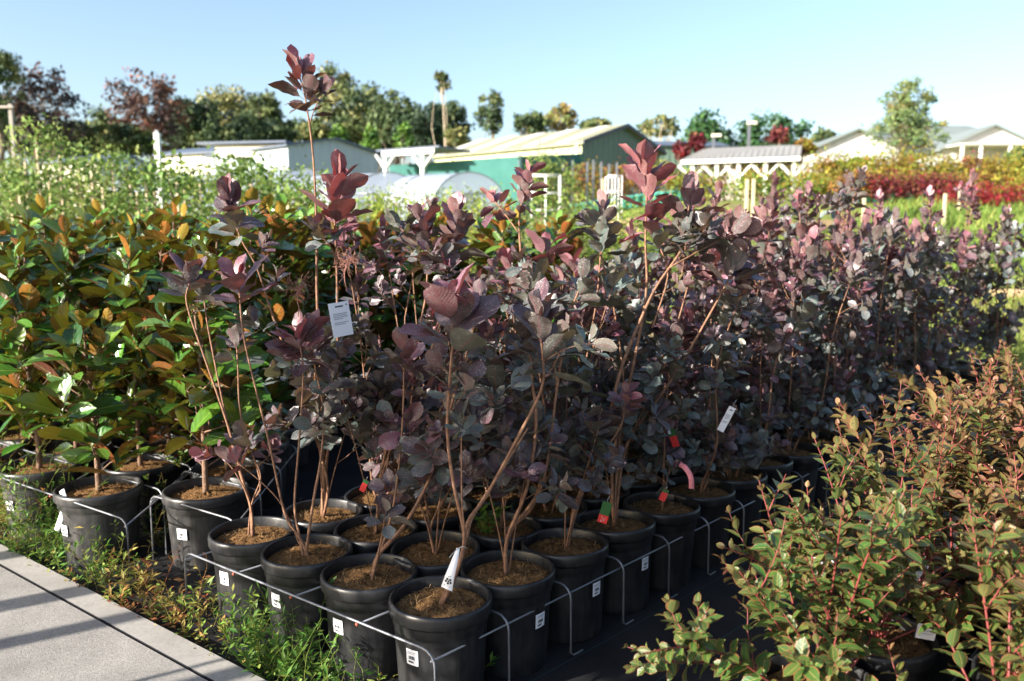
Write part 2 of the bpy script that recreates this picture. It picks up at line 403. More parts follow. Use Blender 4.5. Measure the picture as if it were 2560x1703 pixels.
def concrete_mat(name, base, agg, speck):
    m, nt, N, L = new_mat(name)
    out = N.new('ShaderNodeOutputMaterial'); b = N.new('ShaderNodeBsdfPrincipled'); b.inputs['Roughness'].default_value = .85; b.inputs['Specular IOR Level'].default_value = .25
    L.new(b.outputs[0], out.inputs[0])
    tc = N.new('ShaderNodeTexCoord')
    n1 = nd(N, 'ShaderNodeTexNoise', ins={'Scale': 3.1, 'Detail': 9., 'Roughness': .72}); L.new(tc.outputs['Object'], n1.inputs['Vector'])
    n2 = nd(N, 'ShaderNodeTexNoise', ins={'Scale': agg, 'Detail': 3., 'Roughness': .7}); L.new(tc.outputs['Object'], n2.inputs['Vector'])
    r1 = ramp(N, [(.3, tuple(c * .62 for c in base)), (.7, base)]); L.new(n1.outputs['Fac'], r1.inputs['Fac'])
    r2 = ramp(N, [(.33, (1 - speck,) * 3), (.6, (1, 1, 1))]); L.new(n2.outputs['Fac'], r2.inputs['Fac'])
    m2 = nd(N, 'ShaderNodeMix', data_type='RGBA', blend_type='MULTIPLY', ins={'Factor': 1.}); L.new(r1.outputs['Color'], m2.inputs['A']); L.new(r2.outputs['Color'], m2.inputs['B'])
    L.new(m2.outputs['Result'], b.inputs['Base Color'])
    bp = nd(N, 'ShaderNodeBump', ins={'Strength': speck, 'Distance': .006}); L.new(n2.outputs['Fac'], bp.inputs['Height']); L.new(bp.outputs['Normal'], b.inputs['Normal'])
    return m


M['ground'] = ground_mat()
M['conc'] = concrete_mat('brushed_concrete', (.40, .375, .345), 190., .42)
M['conc_edge'] = concrete_mat('smooth_concrete_border', (.40, .375, .345), 60., .16)


def mat_fabric():
    m, nt, N, L = new_mat('black_weed_fabric')
    out = N.new('ShaderNodeOutputMaterial'); b = N.new('ShaderNodeBsdfPrincipled'); b.inputs['Roughness'].default_value = .7; b.inputs['Specular IOR Level'].default_value = .2
    L.new(b.outputs[0], out.inputs[0])
    tc = N.new('ShaderNodeTexCoord'); mp = nd(N, 'ShaderNodeMapping'); mp.inputs['Rotation'].default_value = (0, 0, R(-45)); L.new(tc.outputs['Object'], mp.inputs[0])
    s = N.new('ShaderNodeSeparateXYZ'); L.new(mp.outputs[0], s.inputs[0])
    f = nd(N, 'ShaderNodeMath', operation='MULTIPLY', ins={1: 1 / .30}); L.new(s.outputs['Y'], f.inputs[0])
    fr = nd(N, 'ShaderNodeMath', operation='FRACT'); L.new(f.outputs[0], fr.inputs[0])
    lt = nd(N, 'ShaderNodeMath', operation='LESS_THAN', ins={1: .012}); L.new(fr.outputs[0], lt.inputs[0])
    nz = nd(N, 'ShaderNodeTexNoise', ins={'Scale': 5., 'Detail': 6.}); L.new(tc.outputs['Object'], nz.inputs['Vector'])
    r = ramp(N, [(.3, (.008, .008, .010)), (.75, (.022, .021, .022))]); L.new(nz.outputs['Fac'], r.inputs['Fac'])
    mx = nd(N, 'ShaderNodeMix', data_type='RGBA'); mx.inputs['B'].default_value = (.02, .05, .055, 1); L.new(lt.outputs[0], mx.inputs['Factor']); L.new(r.outputs['Color'], mx.inputs['A'])
    L.new(mx.outputs['Result'], b.inputs['Base Color'])
    wv = nd(N, 'ShaderNodeTexNoise', ins={'Scale': 300., 'Detail': 1.}); L.new(mp.outputs[0], wv.inputs['Vector'])
    bp = nd(N, 'ShaderNodeBump', ins={'Strength': .3, 'Distance': .003}); L.new(wv.outputs['Fac'], bp.inputs['Height']); L.new(bp.outputs['Normal'], b.inputs['Normal'])
    return m


M['fabric'] = mat_fabric()

# ------------------------------------------------------------------ leaves
def leaf_templates(wid, rows, peak, tip, fold, curl, pet, seed, n=6, wave=.03):
    """unit leaves along +Y, upper side +Z: columns left / middle / right over rows along the blade, with a petiole strip"""
    rg = np.random.default_rng(seed); out = []
    for k in range(n):
        t = np.linspace(0, 1, rows)
        w = (t ** .62 * (1 - t) ** tip); pk = np.max(w); w = w / pk * wid * .5 * (1 + rg.normal(0, .07))
        sk = np.interp(t, [0, peak, 1], [0, .5, 1]); w = np.interp(sk, t, w)
        w[0] = .018; w[-1] = .006
        fo = fold * rg.uniform(.2, 1.5); cu = curl * rg.uniform(-.3, 1.6); tw = rg.normal(0, .18); bend = rg.normal(0, .07)
        V = []; U = []
        for i in range(rows):
            y = t[i]; zc = -cu * y * y
            for c in (-1, -.5, 0, .5, 1):
                x = c * w[i]; z = zc + fo * abs(x) + rg.normal(0, wave) * abs(c) * (w[i] / wid) + tw * x * y
                V.append((x + bend * y * y, pet + y * (1 - .0), z)); U.append((c, y))
        V = np.array(V); U = np.array(U)
        i = np.arange(rows - 1)[:, None] * 5; j = np.arange(4)[None, :]
        Q = np.stack([i + j, i + j + 1, i + 5 + j + 1, i + 5 + j], -1).reshape(-1, 4)
        if pet > 0:
            b = len(V)
            V = np.vstack([V, [(-.011, 0, 0), (.011, 0, 0), (.011, pet + .02, .002), (-.011, pet + .02, .002)]])
            U = np.vstack([U, [(0, 0)] * 4]); Q = np.vstack([Q, [[b, b + 1, b + 2, b + 3]]])
        out.append((V, Q, U))
    return out


def small_leaf(wid, seed, n=4, fold=.35, curl=.2):
    """light leaf for far or small foliage: two bent quads each side of the midrib"""
    rg = np.random.default_rng(seed); out = []
    for k in range(n):
        f = fold * rg.uniform(.3, 1.4); c = curl * rg.uniform(-.3, 1.5); w = wid * .5
        V = np.array([(0, 0, 0), (-w, .5, f * w - c * .25), (0, .55, -c * .3), (w, .5, f * w - c * .25), (0, 1, -c)])
        Q = np.array([[0, 2, 1, 1], [0, 3, 2, 2]])
        T = np.array([[0, 2, 1], [0, 3, 2], [1, 2, 4], [2, 3, 4]])
        U = np.array([(0, 0), (-1, .5), (0, .5), (1, .5), (0, 1.)])
        out.append((V, T, U))
    return out


T_SMOKE = leaf_templates(.64, 7, .52, .50, .24, .20, .20, 1, 14, .07)
T_MAGN = leaf_templates(.46, 6, .55, .60, .35, .12, .06, 2, 6, .02)
T_CRAPE = leaf_templates(.56, 5, .50, .62, .30, .14, .03, 3, 6, .02)
T_LANCE = small_leaf(.30, 4); T_OVAL = small_leaf(.58, 5); T_ROUND = small_leaf(.85, 6); T_BLADE = small_leaf(.10, 7)


class Leaves:
    """instances of leaf templates gathered for one mesh"""
    def __init__(s): s.p = []; s.d = []; s.u = []; s.s = []; s.a = []

    def add(s, p, d, u, size, age):
        n = len(p); s.p.append(p); s.d.append(d); s.u.append(u)
        s.s.append(np.broadcast_to(size, (n,))); s.a.append(np.broadcast_to(age, (n,)))

    def bake(s, geo, tmpls, rg, mat=0):
        if not s.p: return
        p = np.concatenate(s.p); d = np.concatenate(s.d); u = np.concatenate(s.u); z = np.concatenate(s.s); a = np.clip(np.concatenate(s.a), 0, 1)
        d = d / (np.linalg.norm(d, axis=1)[:, None] + 1e-9)
        x = np.cross(d, u); x /= np.linalg.norm(x, axis=1)[:, None] + 1e-9
        n = np.cross(x, d)
        which = rg.integers(0, len(tmpls), len(p)); r = rg.random(len(p))
        for k, (V, Q, U) in enumerate(tmpls):
            m = which == k; c = int(m.sum())
            if not c: continue
            P = p[m][:, None, :] + z[m][:, None, None] * (V[None, :, 0:1] * x[m][:, None, :] + V[None, :, 1:2] * d[m][:, None, :] + V[None, :, 2:3] * n[m][:, None, :])
            nv = len(V); F = (Q[None] + np.arange(c)[:, None, None] * nv).reshape(-1, Q.shape[1])
            kw = dict(mat=mat, age=np.repeat(a[m], nv), rnd=np.repeat(r[m], nv), uv=np.tile(U, (c, 1)))
            if Q.shape[1] == 4: geo.add(P.reshape(-1, 3), F, **kw)
            else: geo.add(P.reshape(-1, 3), None, F, **kw)


def nrm(v): return v / (np.linalg.norm(v) + 1e-9)


def frame(a):
    a = nrm(a); r = np.array([1., 0, 0]) if abs(a[0]) < .8 else np.array([0, 1., 0])
    x = nrm(np.cross(a, r)); return x, np.cross(a, x), a


def cluster(L, rg, tip, axis, n, span, size, a0, a1, open0=12, open1=72, jit=19):
    """spiral of leaves down the last `span` of a shoot: young upright ones on top, old spreading ones below"""
    x, y, a = frame(axis)
    t = (np.arange(n) + rg.uniform(.2, .8, n)) / n
    t = np.sort(t) ** 1.0
    az = np.arange(n) * 2.3999 + rg.normal(0, .35, n) + rg.uniform(0, 6)
    th = np.radians(np.clip(open0 + (open1 - open0) * t ** .8 + rg.normal(0, jit, n), 4, 125))
    rad = x[None] * np.cos(az)[:, None] + y[None] * np.sin(az)[:, None]
    d = a[None] * np.cos(th)[:, None] + rad * np.sin(th)[:, None]
    u = a[None] * np.sin(th)[:, None] - rad * np.cos(th)[:, None] + rg.normal(0, .38, (n, 3))
    p = np.asarray(tip)[None] - a[None] * (t * span)[:, None]
    sz = size * (.72 + .42 * np.sin(np.clip(t * 1.5 + .3, 0, 1.6))) * rg.uniform(.55, 1.12, n)
    L.add(p, d, u, sz, a0 + (a1 - a0) * t + rg.normal(0, .07, n))


def bend_path(p0, p1, rg, n=8, sag=.05, wob=.006):
    """gently curved shoot from p0 to p1"""
    p0 = np.asarray(p0, float); p1 = np.asarray(p1, float); t = np.linspace(0, 1, n)
    m = rg.normal(0, 1, 3); m[2] *= .3; ax = nrm(p1 - p0); m -= ax * (m @ ax); m = nrm(m)
    l = np.linalg.norm(p1 - p0)
    P = p0 + (p1 - p0) * t[:, None] + m * (np.sin(t * pi) * sag * l)[:, None] + rg.normal(0, wob, (n, 3)) * (np.sin(t * pi))[:, None]
    return P


def spline(pts, n=4):
    """Catmull-Rom through points"""
    P = np.asarray(pts, float)
    if len(P) < 3: return P
    Q = np.vstack([2 * P[0] - P[1], P, 2 * P[-1] - P[-2]]); out = []
    for i in range(1, len(Q) - 2):
        for t in np.arange(n) / n:
            a, b, c, d = Q[i - 1], Q[i], Q[i + 1], Q[i + 2]
            out.append(.5 * (2 * b + (c - a) * t + (2 * a - 5 * b + 4 * c - d) * t * t + (3 * b - a - 3 * c + d) * t ** 3))
    out.append(P[-1]); return np.array(out)


# ------------------------------------------------------------------ pots
POT_R, POT_H = .163, .34
POT_PROFILE = [(.0, .0), (.128, .0), (.133, .012), (.1335, .03), (.146, .25), (.147, .262), (.1505, .266), (.151, .288), (.1525, .292), (.160, .296), (.1625, .302),
               (.163, .326), (.1615, .335), (.157, .340), (.152, .339), (.149, .333), (.1485, .30), (.147, .285)]


def pot_mesh(name, mat, s=1.):
    g = Geo(); g.lathe(np.array(POT_PROFILE) * s, 44)
    return g.mesh(name, [mat])


def soil_mesh(name, seed, r=.149, top=.312, fibres=150, mound=.012):
    rg = np.random.default_rng(seed); g = Geo()
    nr, na = 9, 30; V = [(0, 0, top + mound)]
    for i in range(1, nr + 1):
        rr = r * i / nr
        for j in range(na):
            a = 2 * pi * j / na
            V.append((rr * cos(a), rr * sin(a), top + mound * (1 - (i / nr) ** 2) + rg.normal(0, .0035) * (i < nr)))
    T = [[0, 1 + j, 1 + (j + 1) % na] for j in range(na)]; Q = []
    for i in range(nr - 1):
        for j in range(na):
            a, b = 1 + i * na + j, 1 + i * na + (j + 1) % na; Q.append([a, a + na, b + na, b])
    g.add(V, Q, T)
    for k in range(fibres):
        rr = r * .96 * math.sqrt(rg.random()); a = rg.uniform(0, 6.28); b = rg.uniform(0, 6.28); l = rg.uniform(.012, .04); w = .0007
        c = np.array([rr * cos(a), rr * sin(a), top + mound * (1 - (rr / r) ** 2) + .002]); d = np.array([cos(b), sin(b), rg.uniform(-.1, .55)]) * l
        n = np.array([-sin(b), cos(b), 0]) * w; m = c + d * .5 + np.array([0, 0, rg.uniform(.001, .008)])
        g.add([c - n, c + n, m + n, m - n, c + d + n * .4, c + d - n * .4], [[0, 1, 2, 3], [3, 2, 4, 5]], mat=1)
    return g.mesh(name, [M['soil'], M['fibre']])


PM = {'black': pot_mesh('pot_black', M['pot'], 1.032), 'dusty': pot_mesh('pot_dusty', M['dusty'], 1.17), 'big': pot_mesh('pot_big', M['pot'], 1.17)}
SM = [soil_mesh('soil', 10 + k) for k in range(4)]
SMB = [soil_mesh('soil_big', 20 + k, .149 * 1.17, .302 * 1.17, 130, .022) for k in range(4)]


def sticker(parent, ang, z=.17, w=.045, h=.052, r0=.1464):
    """price label wrapped on the pot wall, with bar code and price line"""
    g = Geo(); n = 6
    tilt = .052
    def pt(u, v, off):
        zz = z + (v - .5) * h; r = r0 + (zz - .17) * tilt + off; a = ang + (u - .5) * w / r0
        return (r * cos(a), r * sin(a), zz)
    V = []; Q = []
    for i in range(n):
        for v in (0, 1): V.append(pt(i / (n - 1), v, .0022))
    Q = [[2 * i, 2 * i + 2, 2 * i + 3, 2 * i + 1] for i in range(n - 1)]
    g.add(V, Q)
    u = .22
    rg = np.random.default_rng(int(ang * 100) % 97)
    while u < .74:
        wd = rg.choice([.015, .03, .045]); g.add([pt(u, .36, .0034), pt(u + wd, .36, .0034), pt(u + wd, .58, .0034), pt(u, .58, .0034)], [[0, 1, 2, 3]], mat=1); u += wd + rg.choice([.015, .025])
    for u0, u1, v0, v1, mm in ((.20, .29, .14, .26, 1), (.32, .40, .14, .26, 1), (.43, .51, .14, .26, 1), (.55, .62, .14, .26, 1), (.15, .85, .80, .84, 2), (.15, .70, .72, .75, 2)):
        g.add([pt(u0, v0, .0034), pt(u1, v0, .0034), pt(u1, v1, .0034), pt(u0, v1, .0034)], [[0, 1, 2, 3]], mat=mm)
    return part('price_sticker', g, [M['sticker'], M['ink'], M['grey_ink']], parent)


# ------------------------------------------------------------------ smokebushes
def local(p, base): return np.asarray(p, float) - np.asarray(base, float)


def stems_out(root, stems):
    for g in stems: part('stem', g, [M['bark']], root)


def shoot(L, rg, P, r0, r1, stems=None, geo=None):
    g = geo or Geo(); n = len(P)
    g.tube(P, np.linspace(r0, r1, n) * (1 + np.abs(rg.normal(0, .09, n))), 6)
    if stems is not None and geo is None: stems.append(g)
    return g


def twigs(L, rg, P, g, k, lo, hi, a, size=.066, nl=(9, 15), rad=.0016):
    """side twigs with leaf whorls along a stem, between fractions lo and hi"""
    n = len(P)
    for _ in range(k):
        f = rg.uniform(lo, hi) * (n - 1); i = int(f); q = P[i] + (P[min(i + 1, n - 1)] - P[i]) * (f - i)
        az = rg.uniform(0, 6.28); el = rg.uniform(R(20), R(65)); l = rg.uniform(.06, .17)
        d = np.array([cos(az) * cos(el), sin(az) * cos(el), sin(el)])
        e = q + d * l
        g.tube(bend_path(q, e, rg, 4, .08, .002), [rad, rad, rad * .8, rad * .7], 5)
        cluster(L, rg, e + d * .015, d + .5 * UP, int(rg.integers(*nl)), rg.uniform(.05, .09), size * rg.uniform(.75, 1.1), a + rg.normal(-.12, .12), a + rg.normal(.1, .1), 20, 80)


def random_bush(seed, h=1.15, spread=.22, dense=1.0):
    """a smokebush of its own: two to four woody stems, a big whorl on each tip and whorls on side twigs"""
    rg = np.random.default_rng(seed); L = Leaves(); stems = []
    ns = int(rg.integers(2, 4)); az0 = rg.uniform(0, 6.28)
    for k in range(ns):
        az = az0 + k * 6.28 / ns + rg.normal(0, .4); hh = h * rg.uniform(.72, 1.08); sp = spread * rg.uniform(.4, 1.25)
        b = np.array([cos(az) * .012, sin(az) * .012, .305]); top = np.array([cos(az) * sp, sin(az) * sp, .305 + hh])
        m1 = b + (top - b) * .3 + np.array([cos(az), sin(az), 0]) * sp * .18 + rg.normal(0, .012, 3)
        P = spline([b, b + [cos(az) * .03, sin(az) * .03, .09], m1, b + (top - b) * .66 + rg.normal(0, .02, 3), top], 3)
        g = shoot(L, rg, P, rg.uniform(.0048, .0065), .0020, stems)
        a0 = rg.choice([.02, .12, .25, .4, .8]); ax = P[-1] - P[-3]
        cluster(L, rg, top + nrm(ax) * .03, ax + .15 * UP * np.linalg.norm(ax), int(rg.integers(13, 20)), rg.uniform(.12, .22), rg.uniform(.068, .098), a0, min(1, a0 + .5))
        twigs(L, rg, P, g, int(rg.integers(5, 9) * dense), .38, .95, rg.uniform(.45, 1.1))
        twigs(L, rg, P, g, int(3.8 * dense), .22, .55, rg.uniform(.6, 1.0), .072)
    return L, stems, rg


def finish_bush(root, L, stems, rg, soil, pot='black', extra=None):
    p = part('pot', PM[pot], None, root); part('soil', soil, None, root)
    stems_out(root, stems)
    g = Geo(); L.bake(g, T_SMOKE, rg); part('foliage', g, [M['smoke']], root)
    return p


# lattice of the smokebush block: u runs left to right along the path, v runs back from the near corner
S0 = np.array([-.232, 2.535, 0.])
SU = np.array([-.8, .6, 0.]) * .333
SV = np.array([.6839, .7296, 0.]) * .322
NC, NR = 4, 22


def S(i, j): return S0 + SU * i + SV * j


ORD = ['front', 'second', 'third', 'fourth', 'fifth', 'sixth', 'seventh', 'eighth', 'ninth', 'tenth', 'eleventh', 'twelfth', 'thirteenth', 'fourteenth', 'fifteenth', 'sixteenth', 'seventeenth', 'eighteenth', 'nineteenth', 'twentieth', 'twenty first', 'last']
COLN = ['on the aisle side', 'second in from the aisle', 'third in from the aisle', 'on the magnolia side']

# stems of the nearest plants as they stand: points along each stem, depth change of its tip, base and tip thickness, leaf whorl on the tip
FRONT = {
    (0, 0): ('rightmost front smokebush with two long stems leaning right and a white strap tag', [
        ([(1060, 1290), (1068, 1225), (1045, 1120), (1030, 1000), (1035, 880), (1042, 790), (1044, 730)], .02, .0085, .004, (18, .15, .150, .06, .95), 2),
        ([(1062, 1280), (1076, 1205), (1120, 1140), (1185, 1020), (1245, 900), (1250, 830), (1240, 745)], .12, .008, .004, (22, .19, .128, .45, .95), 2),
        ([(1066, 1262), (1063, 1150), (1062, 1030), (1062, 985)], .0, .004, .002, (11, .05, .070, .9, 1.), 0),
        ([(1070, 1255), (1088, 1190), (1150, 1090), (1215, 985)], .08, .006, .0045, None, 0)]),
    (1, 0): ('front smokebush third from left with a forked trunk and one shaded low leaf whorl', [
        ([(870, 1280), (930, 1210), (985, 1110), (1012, 1015), (1040, 930), (1095, 740), (1103, 700)], .18, .0085, .004, (12, .1, .08, .5, .95), 0),
        ([(868, 1285), (880, 1230), (885, 1195)], -.02, .005, .003, (9, .04, .072, .75, .9), 0),
        ([(872, 1280), (905, 1170), (925, 1000), (930, 850), (928, 800)], .3, .006, .003, (15, .12, .08, .3, .8), 2)]),
    (2, 0): ('front smokebush second from left with three thin stems from one root and pink mid whorls', [
        ([(722, 1150), (738, 1060), (745, 950), (725, 840), (715, 775)], .12, .007, .003, (20, .10, .095, .12, .5), 2),
        ([(690, 1235), (678, 1160), (690, 1000), (698, 860), (690, 790)], .05, .006, .003, (18, .10, .095, .15, .55), 1),
        ([(690, 1238), (655, 1180), (620, 1020), (590, 900), (560, 770), (550, 660)], .05, .006, .003, (16, .09, .122, .2, .55), 0),
        ([(672, 1210), (640, 1150), (590, 1100), (545, 1065)], .1, .0035, .002, (11, .06, .075, .3, .6), 0)]),
    (3, 0): ('leftmost front smokebush with slim stems leaning left over a magnolia pot', [
        ([(577, 1165), (560, 1110), (525, 980), (470, 820), (430, 700), (436, 650)], .05, .008, .003, (16, .08, .125, .35, .8), 0),
        ([(577, 1168), (548, 1075), (520, 960), (480, 760), (470, 690)], .1, .006, .003, (10, .07, .09, .6, .95), 0),
        ([(580, 1160), (600, 1110), (555, 960), (548, 850), (545, 800)], .1, .005, .003, (12, .08, .085, .55, .95), 1),
        ([(576, 1160), (540, 1085), (505, 1050), (485, 1045)], -.03, .004, .002, (9, .05, .072, .1, .5), 0),
        ([(579, 1162), (600, 1100), (585, 1055), (570, 1020)], .02, .004, .002, (12, .07, .080, .6, .9), 0)]),
    (0, 1): ('smokebush behind the near corner pot with an orange trunk and silvery top whorls', [
        ([(1170, 1240), (1215, 1130), (1240, 980), (1232, 880), (1225, 790)], .05, .0085, .004, (18, .14, .098, .45, .9), 1),
        ([(1172, 1238), (1240, 1140), (1265, 1060), (1290, 880), (1315, 740), (1345, 660)], .2, .008, .0035, (18, .12, .095, .8, 1.), 1),
        ([(1290, 880), (1265, 760), (1240, 650)], .25, .005, .003, (17, .12, .095, .78, 1.), 0)]),
    (0, 2): ('smokebush with one long bare stem sweeping far to the right', [
        ([(1340, 1150), (1400, 1010), (1440, 860), (1490, 740), (1530, 660), (1590, 575), (1602, 520), (1612, 450)], .3, .009, .004, (28, .28, .112, .25, .95), 1),
        ([(1330, 1160), (1390, 1060), (1440, 985), (1452, 925)], .0, .005, .003, (20, .10, .082, .2, .55), 1),
        ([(1560, 620), (1650, 570), (1720, 535)], .3, .004, .003, (16, .09, .1, .3, .6), 0)]),
    (0, 3): ('smokebush topped by the brightest rose red upright leaves', [
        ([(1420, 1060), (1470, 860), (1508, 680), (1510, 560), (1516, 440), (1512, 385)], .0, .008, .003, (28, .30, .130, .0, .12), 0),
        ([(1520, 760), (1560, 640), (1545, 575)], .0, .004, .003, (9, .04, .085, .95, 1.), 0),
        ([(1430, 1060), (1450, 900), (1430, 700), (1408, 600), (1405, 545)], .1, .006, .003, (16, .11, .095, .8, 1.), 1),
        ([(1440, 1050), (1560, 880), (1660, 720), (1705, 640)], .1, .007, .004, (18, .09, .140, .55, .72), 1),
        ([(1450, 1040), (1540, 860), (1600, 680), (1615, 625)], .1, .005, .003, (9, .06, .085, .05, .3), 1)]),
    (1, 1): ('thin smokebush behind the near corner with pale pink leaves above the silvery ones', [
        ([(992, 1200), (975, 1130), (1000, 1000), (1110, 800), (1118, 680)], .1, .005, .003, (14, .1, .09, .25, .7), 2),
        ([(1000, 1210), (1050, 1120), (1180, 900), (1250, 700), (1280, 590)], .3, .006, .003, (15, .12, .105, .1, .4), 2),
        ([(996, 1205), (985, 1100), (960, 1000), (970, 880)], .1, .005, .003, (14, .1, .085, .25, .6), 2)]),
    (1, 2): ('smokebush whose bare stem carries two red tips above the tunnel roofs', [
        ([(1225, 1150), (1240, 950), (1195, 720), (1168, 540), (1172, 460), (1186, 405)], .1, .008, .003, (20, .18, .078, .08, .5), 0),
        ([(1166, 535), (1135, 495), (1110, 465)], .1, .0035, .0025, (13, .08, .075, .05, .5), 0),
        ([(1220, 1150), (1300, 980), (1350, 700), (1358, 520), (1360, 480)], .3, .006, .003, (16, .13, .085, .35, .8), 2)]),
    (2, 1): ('smokebush with a broad pair of purple crowns left of the tunnel ends', [
        ([(880, 1080), (930, 900), (980, 700), (985, 590), (972, 515)], .1, .007, .003, (24, .2, .105, .3, .75), 2),
        ([(885, 1080), (960, 900), (1030, 700), (1048, 580), (1052, 510)], .1, .007, .003, (22, .18, .102, .2, .7), 2),
        ([(890, 1090), (900, 1000), (885, 930), (880, 900)], .0, .005, .003, (16, .08, .095, .6, .9), 3)]),
    (3, 1): ('tallest smokebush, one thin leader rising above the sheds into the sky', [
        ([(738, 1090), (735, 960), (716, 700), (712, 560), (705, 430), (698, 350), (688, 280), (676, 215), (664, 175)], .0, .008, .003, (26, .18, .105, .12, .8), 0),
        ([(690, 285), (700, 250), (716, 218)], .0, .003, .002, (9, .05, .072, .25, .8), 0),
        ([(742, 1090), (765, 900), (762, 700), (758, 600), (752, 500), (756, 425)], -.08, .008, .0035, (28, .24, .130, .06, .4), 0),
        ([(758, 600), (745, 570), (725, 545)], -.1, .004, .003, (12, .06, .090, .75, 1.), 0),
        ([(745, 1090), (660, 850), (610, 720), (575, 620), (535, 550), (512, 480)], -.1, .007, .003, (24, .15, .108, .3, .95), 1)]),
}
GROUP_S = 'purple smokebushes in black pots'


def build_smokebushes():
    protos = []
    rg0 = np.random.default_rng(77)
    for k in range(9):
        L, st, rg = random_bush(500 + k * 13, h=[1.12, 1.0, 1.2, .95, 1.1, 1.22, 1.05, 1.15, .98][k], spread=.24, dense=1.25)
        protos.append((L, st, rg))
    made = {}
    for j in range(NR):
        for i in range(NC):
            base = S(i, j)
            if j > 15: base = base + np.array([rg0.normal(0, .10), rg0.normal(0, .10), 0]); base[2] = float(ground_z(base[0], base[1])) + .004
            if j > 15 and rg0.random() < .25: continue
            if (i, j) in FRONT:
                lab, spec = FRONT[(i, j)]
                rg = np.random.default_rng(900 + 17 * i + j); L = Leaves(); stems = []
                root = thing('potted_smokebush', lab, 'potted shrub', base, 0, GROUP_S)
                first = True
                for pts, dy, r0, r1, cl, ntw in spec:
                    n = len(pts); Yb = base[1]
                    W = [ov(x, y, Yb + dy * (k + 1) / n) - base for k, (x, y) in enumerate(pts)]
                    if W[0][2] < .75 or W[0][2] < W[-1][2] * .55:
                        off = rg.normal(0, .007, 3); off[2] = 0
                        P = [np.array([0, 0, .305]) + off] + W
                    else: P = W
                    P = spline(P, 4); g = shoot(L, rg, P, r0 * .92, r1 * .85, stems)
                    ax = nrm(P[-1] - P[-4])
                    if cl: cluster(L, rg, P[-1] + ax * .02, ax + .25 * UP, cl[0], cl[1], cl[2], cl[3], cl[4], 12 if cl[1] > .1 else 18, 78)
                    twigs(L, rg, P, g, ntw, .35, .9, rg.uniform(.45, .95), .08)
                if j > 0:   # leafy low twigs
                    twigs(L, rg, P, g, 4, .30, .6, .85, .08)
                for q in range(3 if j > 0 else 0):
                    az = rg.uniform(0, 6.28) if j else rg.uniform(.2, 1.6); hh = rg.uniform(.40, .78); sp = rg.uniform(.06, .2)
                    P = spline([(0, 0, .305), (cos(az) * sp * .35, sin(az) * sp * .35, .305 + hh * .4), (cos(az) * sp, sin(az) * sp, .305 + hh)], 4)
                    g = shoot(L, rg, P, .0034, .0016, stems); a0 = rg.uniform(.4, .85)
                    cluster(L, rg, P[-1] + UP * .02, P[-1] - P[-3], int(rg.integers(11, 17)), .10, rg.uniform(.075, .1), a0, 1., 15, 78); twigs(L, rg, P, g, 5, .55, .98, rg.uniform(.6, 1.), .075)
                p = finish_bush(root, L, stems, rg, SM[(i + j) % 4])
                # fuller lower foliage comes from one more short stem
            else:
                k = (i * 5 + j * 3 + (i * j) % 4) % 9
                lab = 'purple smokebush in black pot, %s row back, %s' % (ORD[j], COLN[i])
                rz = rg0.uniform(0, 6.28); sc = rg0.uniform(.93, 1.08)
                if k not in made:
                    root = thing('potted_smokebush', lab, 'potted shrub', base, rz, GROUP_S)
                    L, st, rg = protos[k]; finish_bush(root, L, st, rg, SM[k % 4]); made[k] = root
                else:
                    root = dup(made[k], base, rz, lab, GROUP_S, 1.0)
                    if j >= 5:
                        f = 1 + min(.30, .035 * (j - 4)) * rg0.uniform(.5, 1.25)
                        for ch in root.children:
                            if not ch.name.startswith(('pot', 'soil')): ch.scale = (1, 1, f); ch.location = (0, 0, -.305 * (f - 1))
            if (i, j) not in FRONT or j > 0: root.rotation_euler = (rg0.normal(0, .018), rg0.normal(0, .018), root.rotation_euler[2])
            if j == 0:
                sticker([c for c in root.children if c.name.startswith('pot')][0], R([238, 234, 234, 240][i]), .205)
            if i == 0 and 0 < j < 4:
                pot = [c for c in root.children if c.name.startswith('pot')][0]
                sticker(pot, R([0, 318, 318, 318][j]), .20)


# ------------------------------------------------------------------ magnolias
def random_magnolia(seed, h=1.25, wide=.25, young=0.2, f0=.17, dens=1.):
    rg = np.random.default_rng(seed); L = Leaves(); trunk = Geo(); z0 = .345
    top = np.array([rg.normal(0, .03), rg.normal(0, .03), z0 + h])
    P = spline([(0, 0, z0 - .02), (rg.normal(0, .008), rg.normal(0, .008), z0 + h * .3), (rg.normal(0, .02), rg.normal(0, .02), z0 + h * .65), top], 4)
    trunk.tube(P, np.linspace(.015, .004, len(P)), 8)
    nb = int(27 * h / 1.25 * dens); n = len(P)
    cluster(L, rg, top + [0, 0, .03], np.array([0, 0, 1.]), 9, .12, .15, young * .8, .7, 14, 80)
    buds = []
    for k in range(nb):
        f = f0 + (.97 - f0) * (k + rg.uniform(0, 1)) / nb; q = P[min(int(f * (n - 1)), n - 1)]
        az = k * 2.4 + rg.normal(0, .4); el = R(rg.uniform(18, 58)); l = wide * (1.12 - .55 * f) * rg.uniform(.5, 1.15)
        d = np.array([cos(az) * cos(el), sin(az) * cos(el), sin(el)]); e = q + d * l
        trunk.tube(bend_path(q, e, rg, 4, .1, .003), [.005, .004, .0035, .003], 5)
        y = rg.random() < .30; a0 = (young if y else .7) + rg.normal(0, .1)
        cluster(L, rg, e + d * .03, d * .6 + UP * .8, int(rg.integers(5, 9)), rg.uniform(.06, .12), rg.uniform(.135, .19), a0, .85, 18 if y else 28, 84, 16)
        if y and rg.random() < .5: buds.append((e + d * .03, nrm(d * .4 + UP)))
    bud = Geo()
    for p, d in buds:
        bud.tube([p, p + d * .02, p + d * .045, p + d * .06], [.003, .006, .004, .001], 6, mat=1)
    return L, trunk, bud, rg


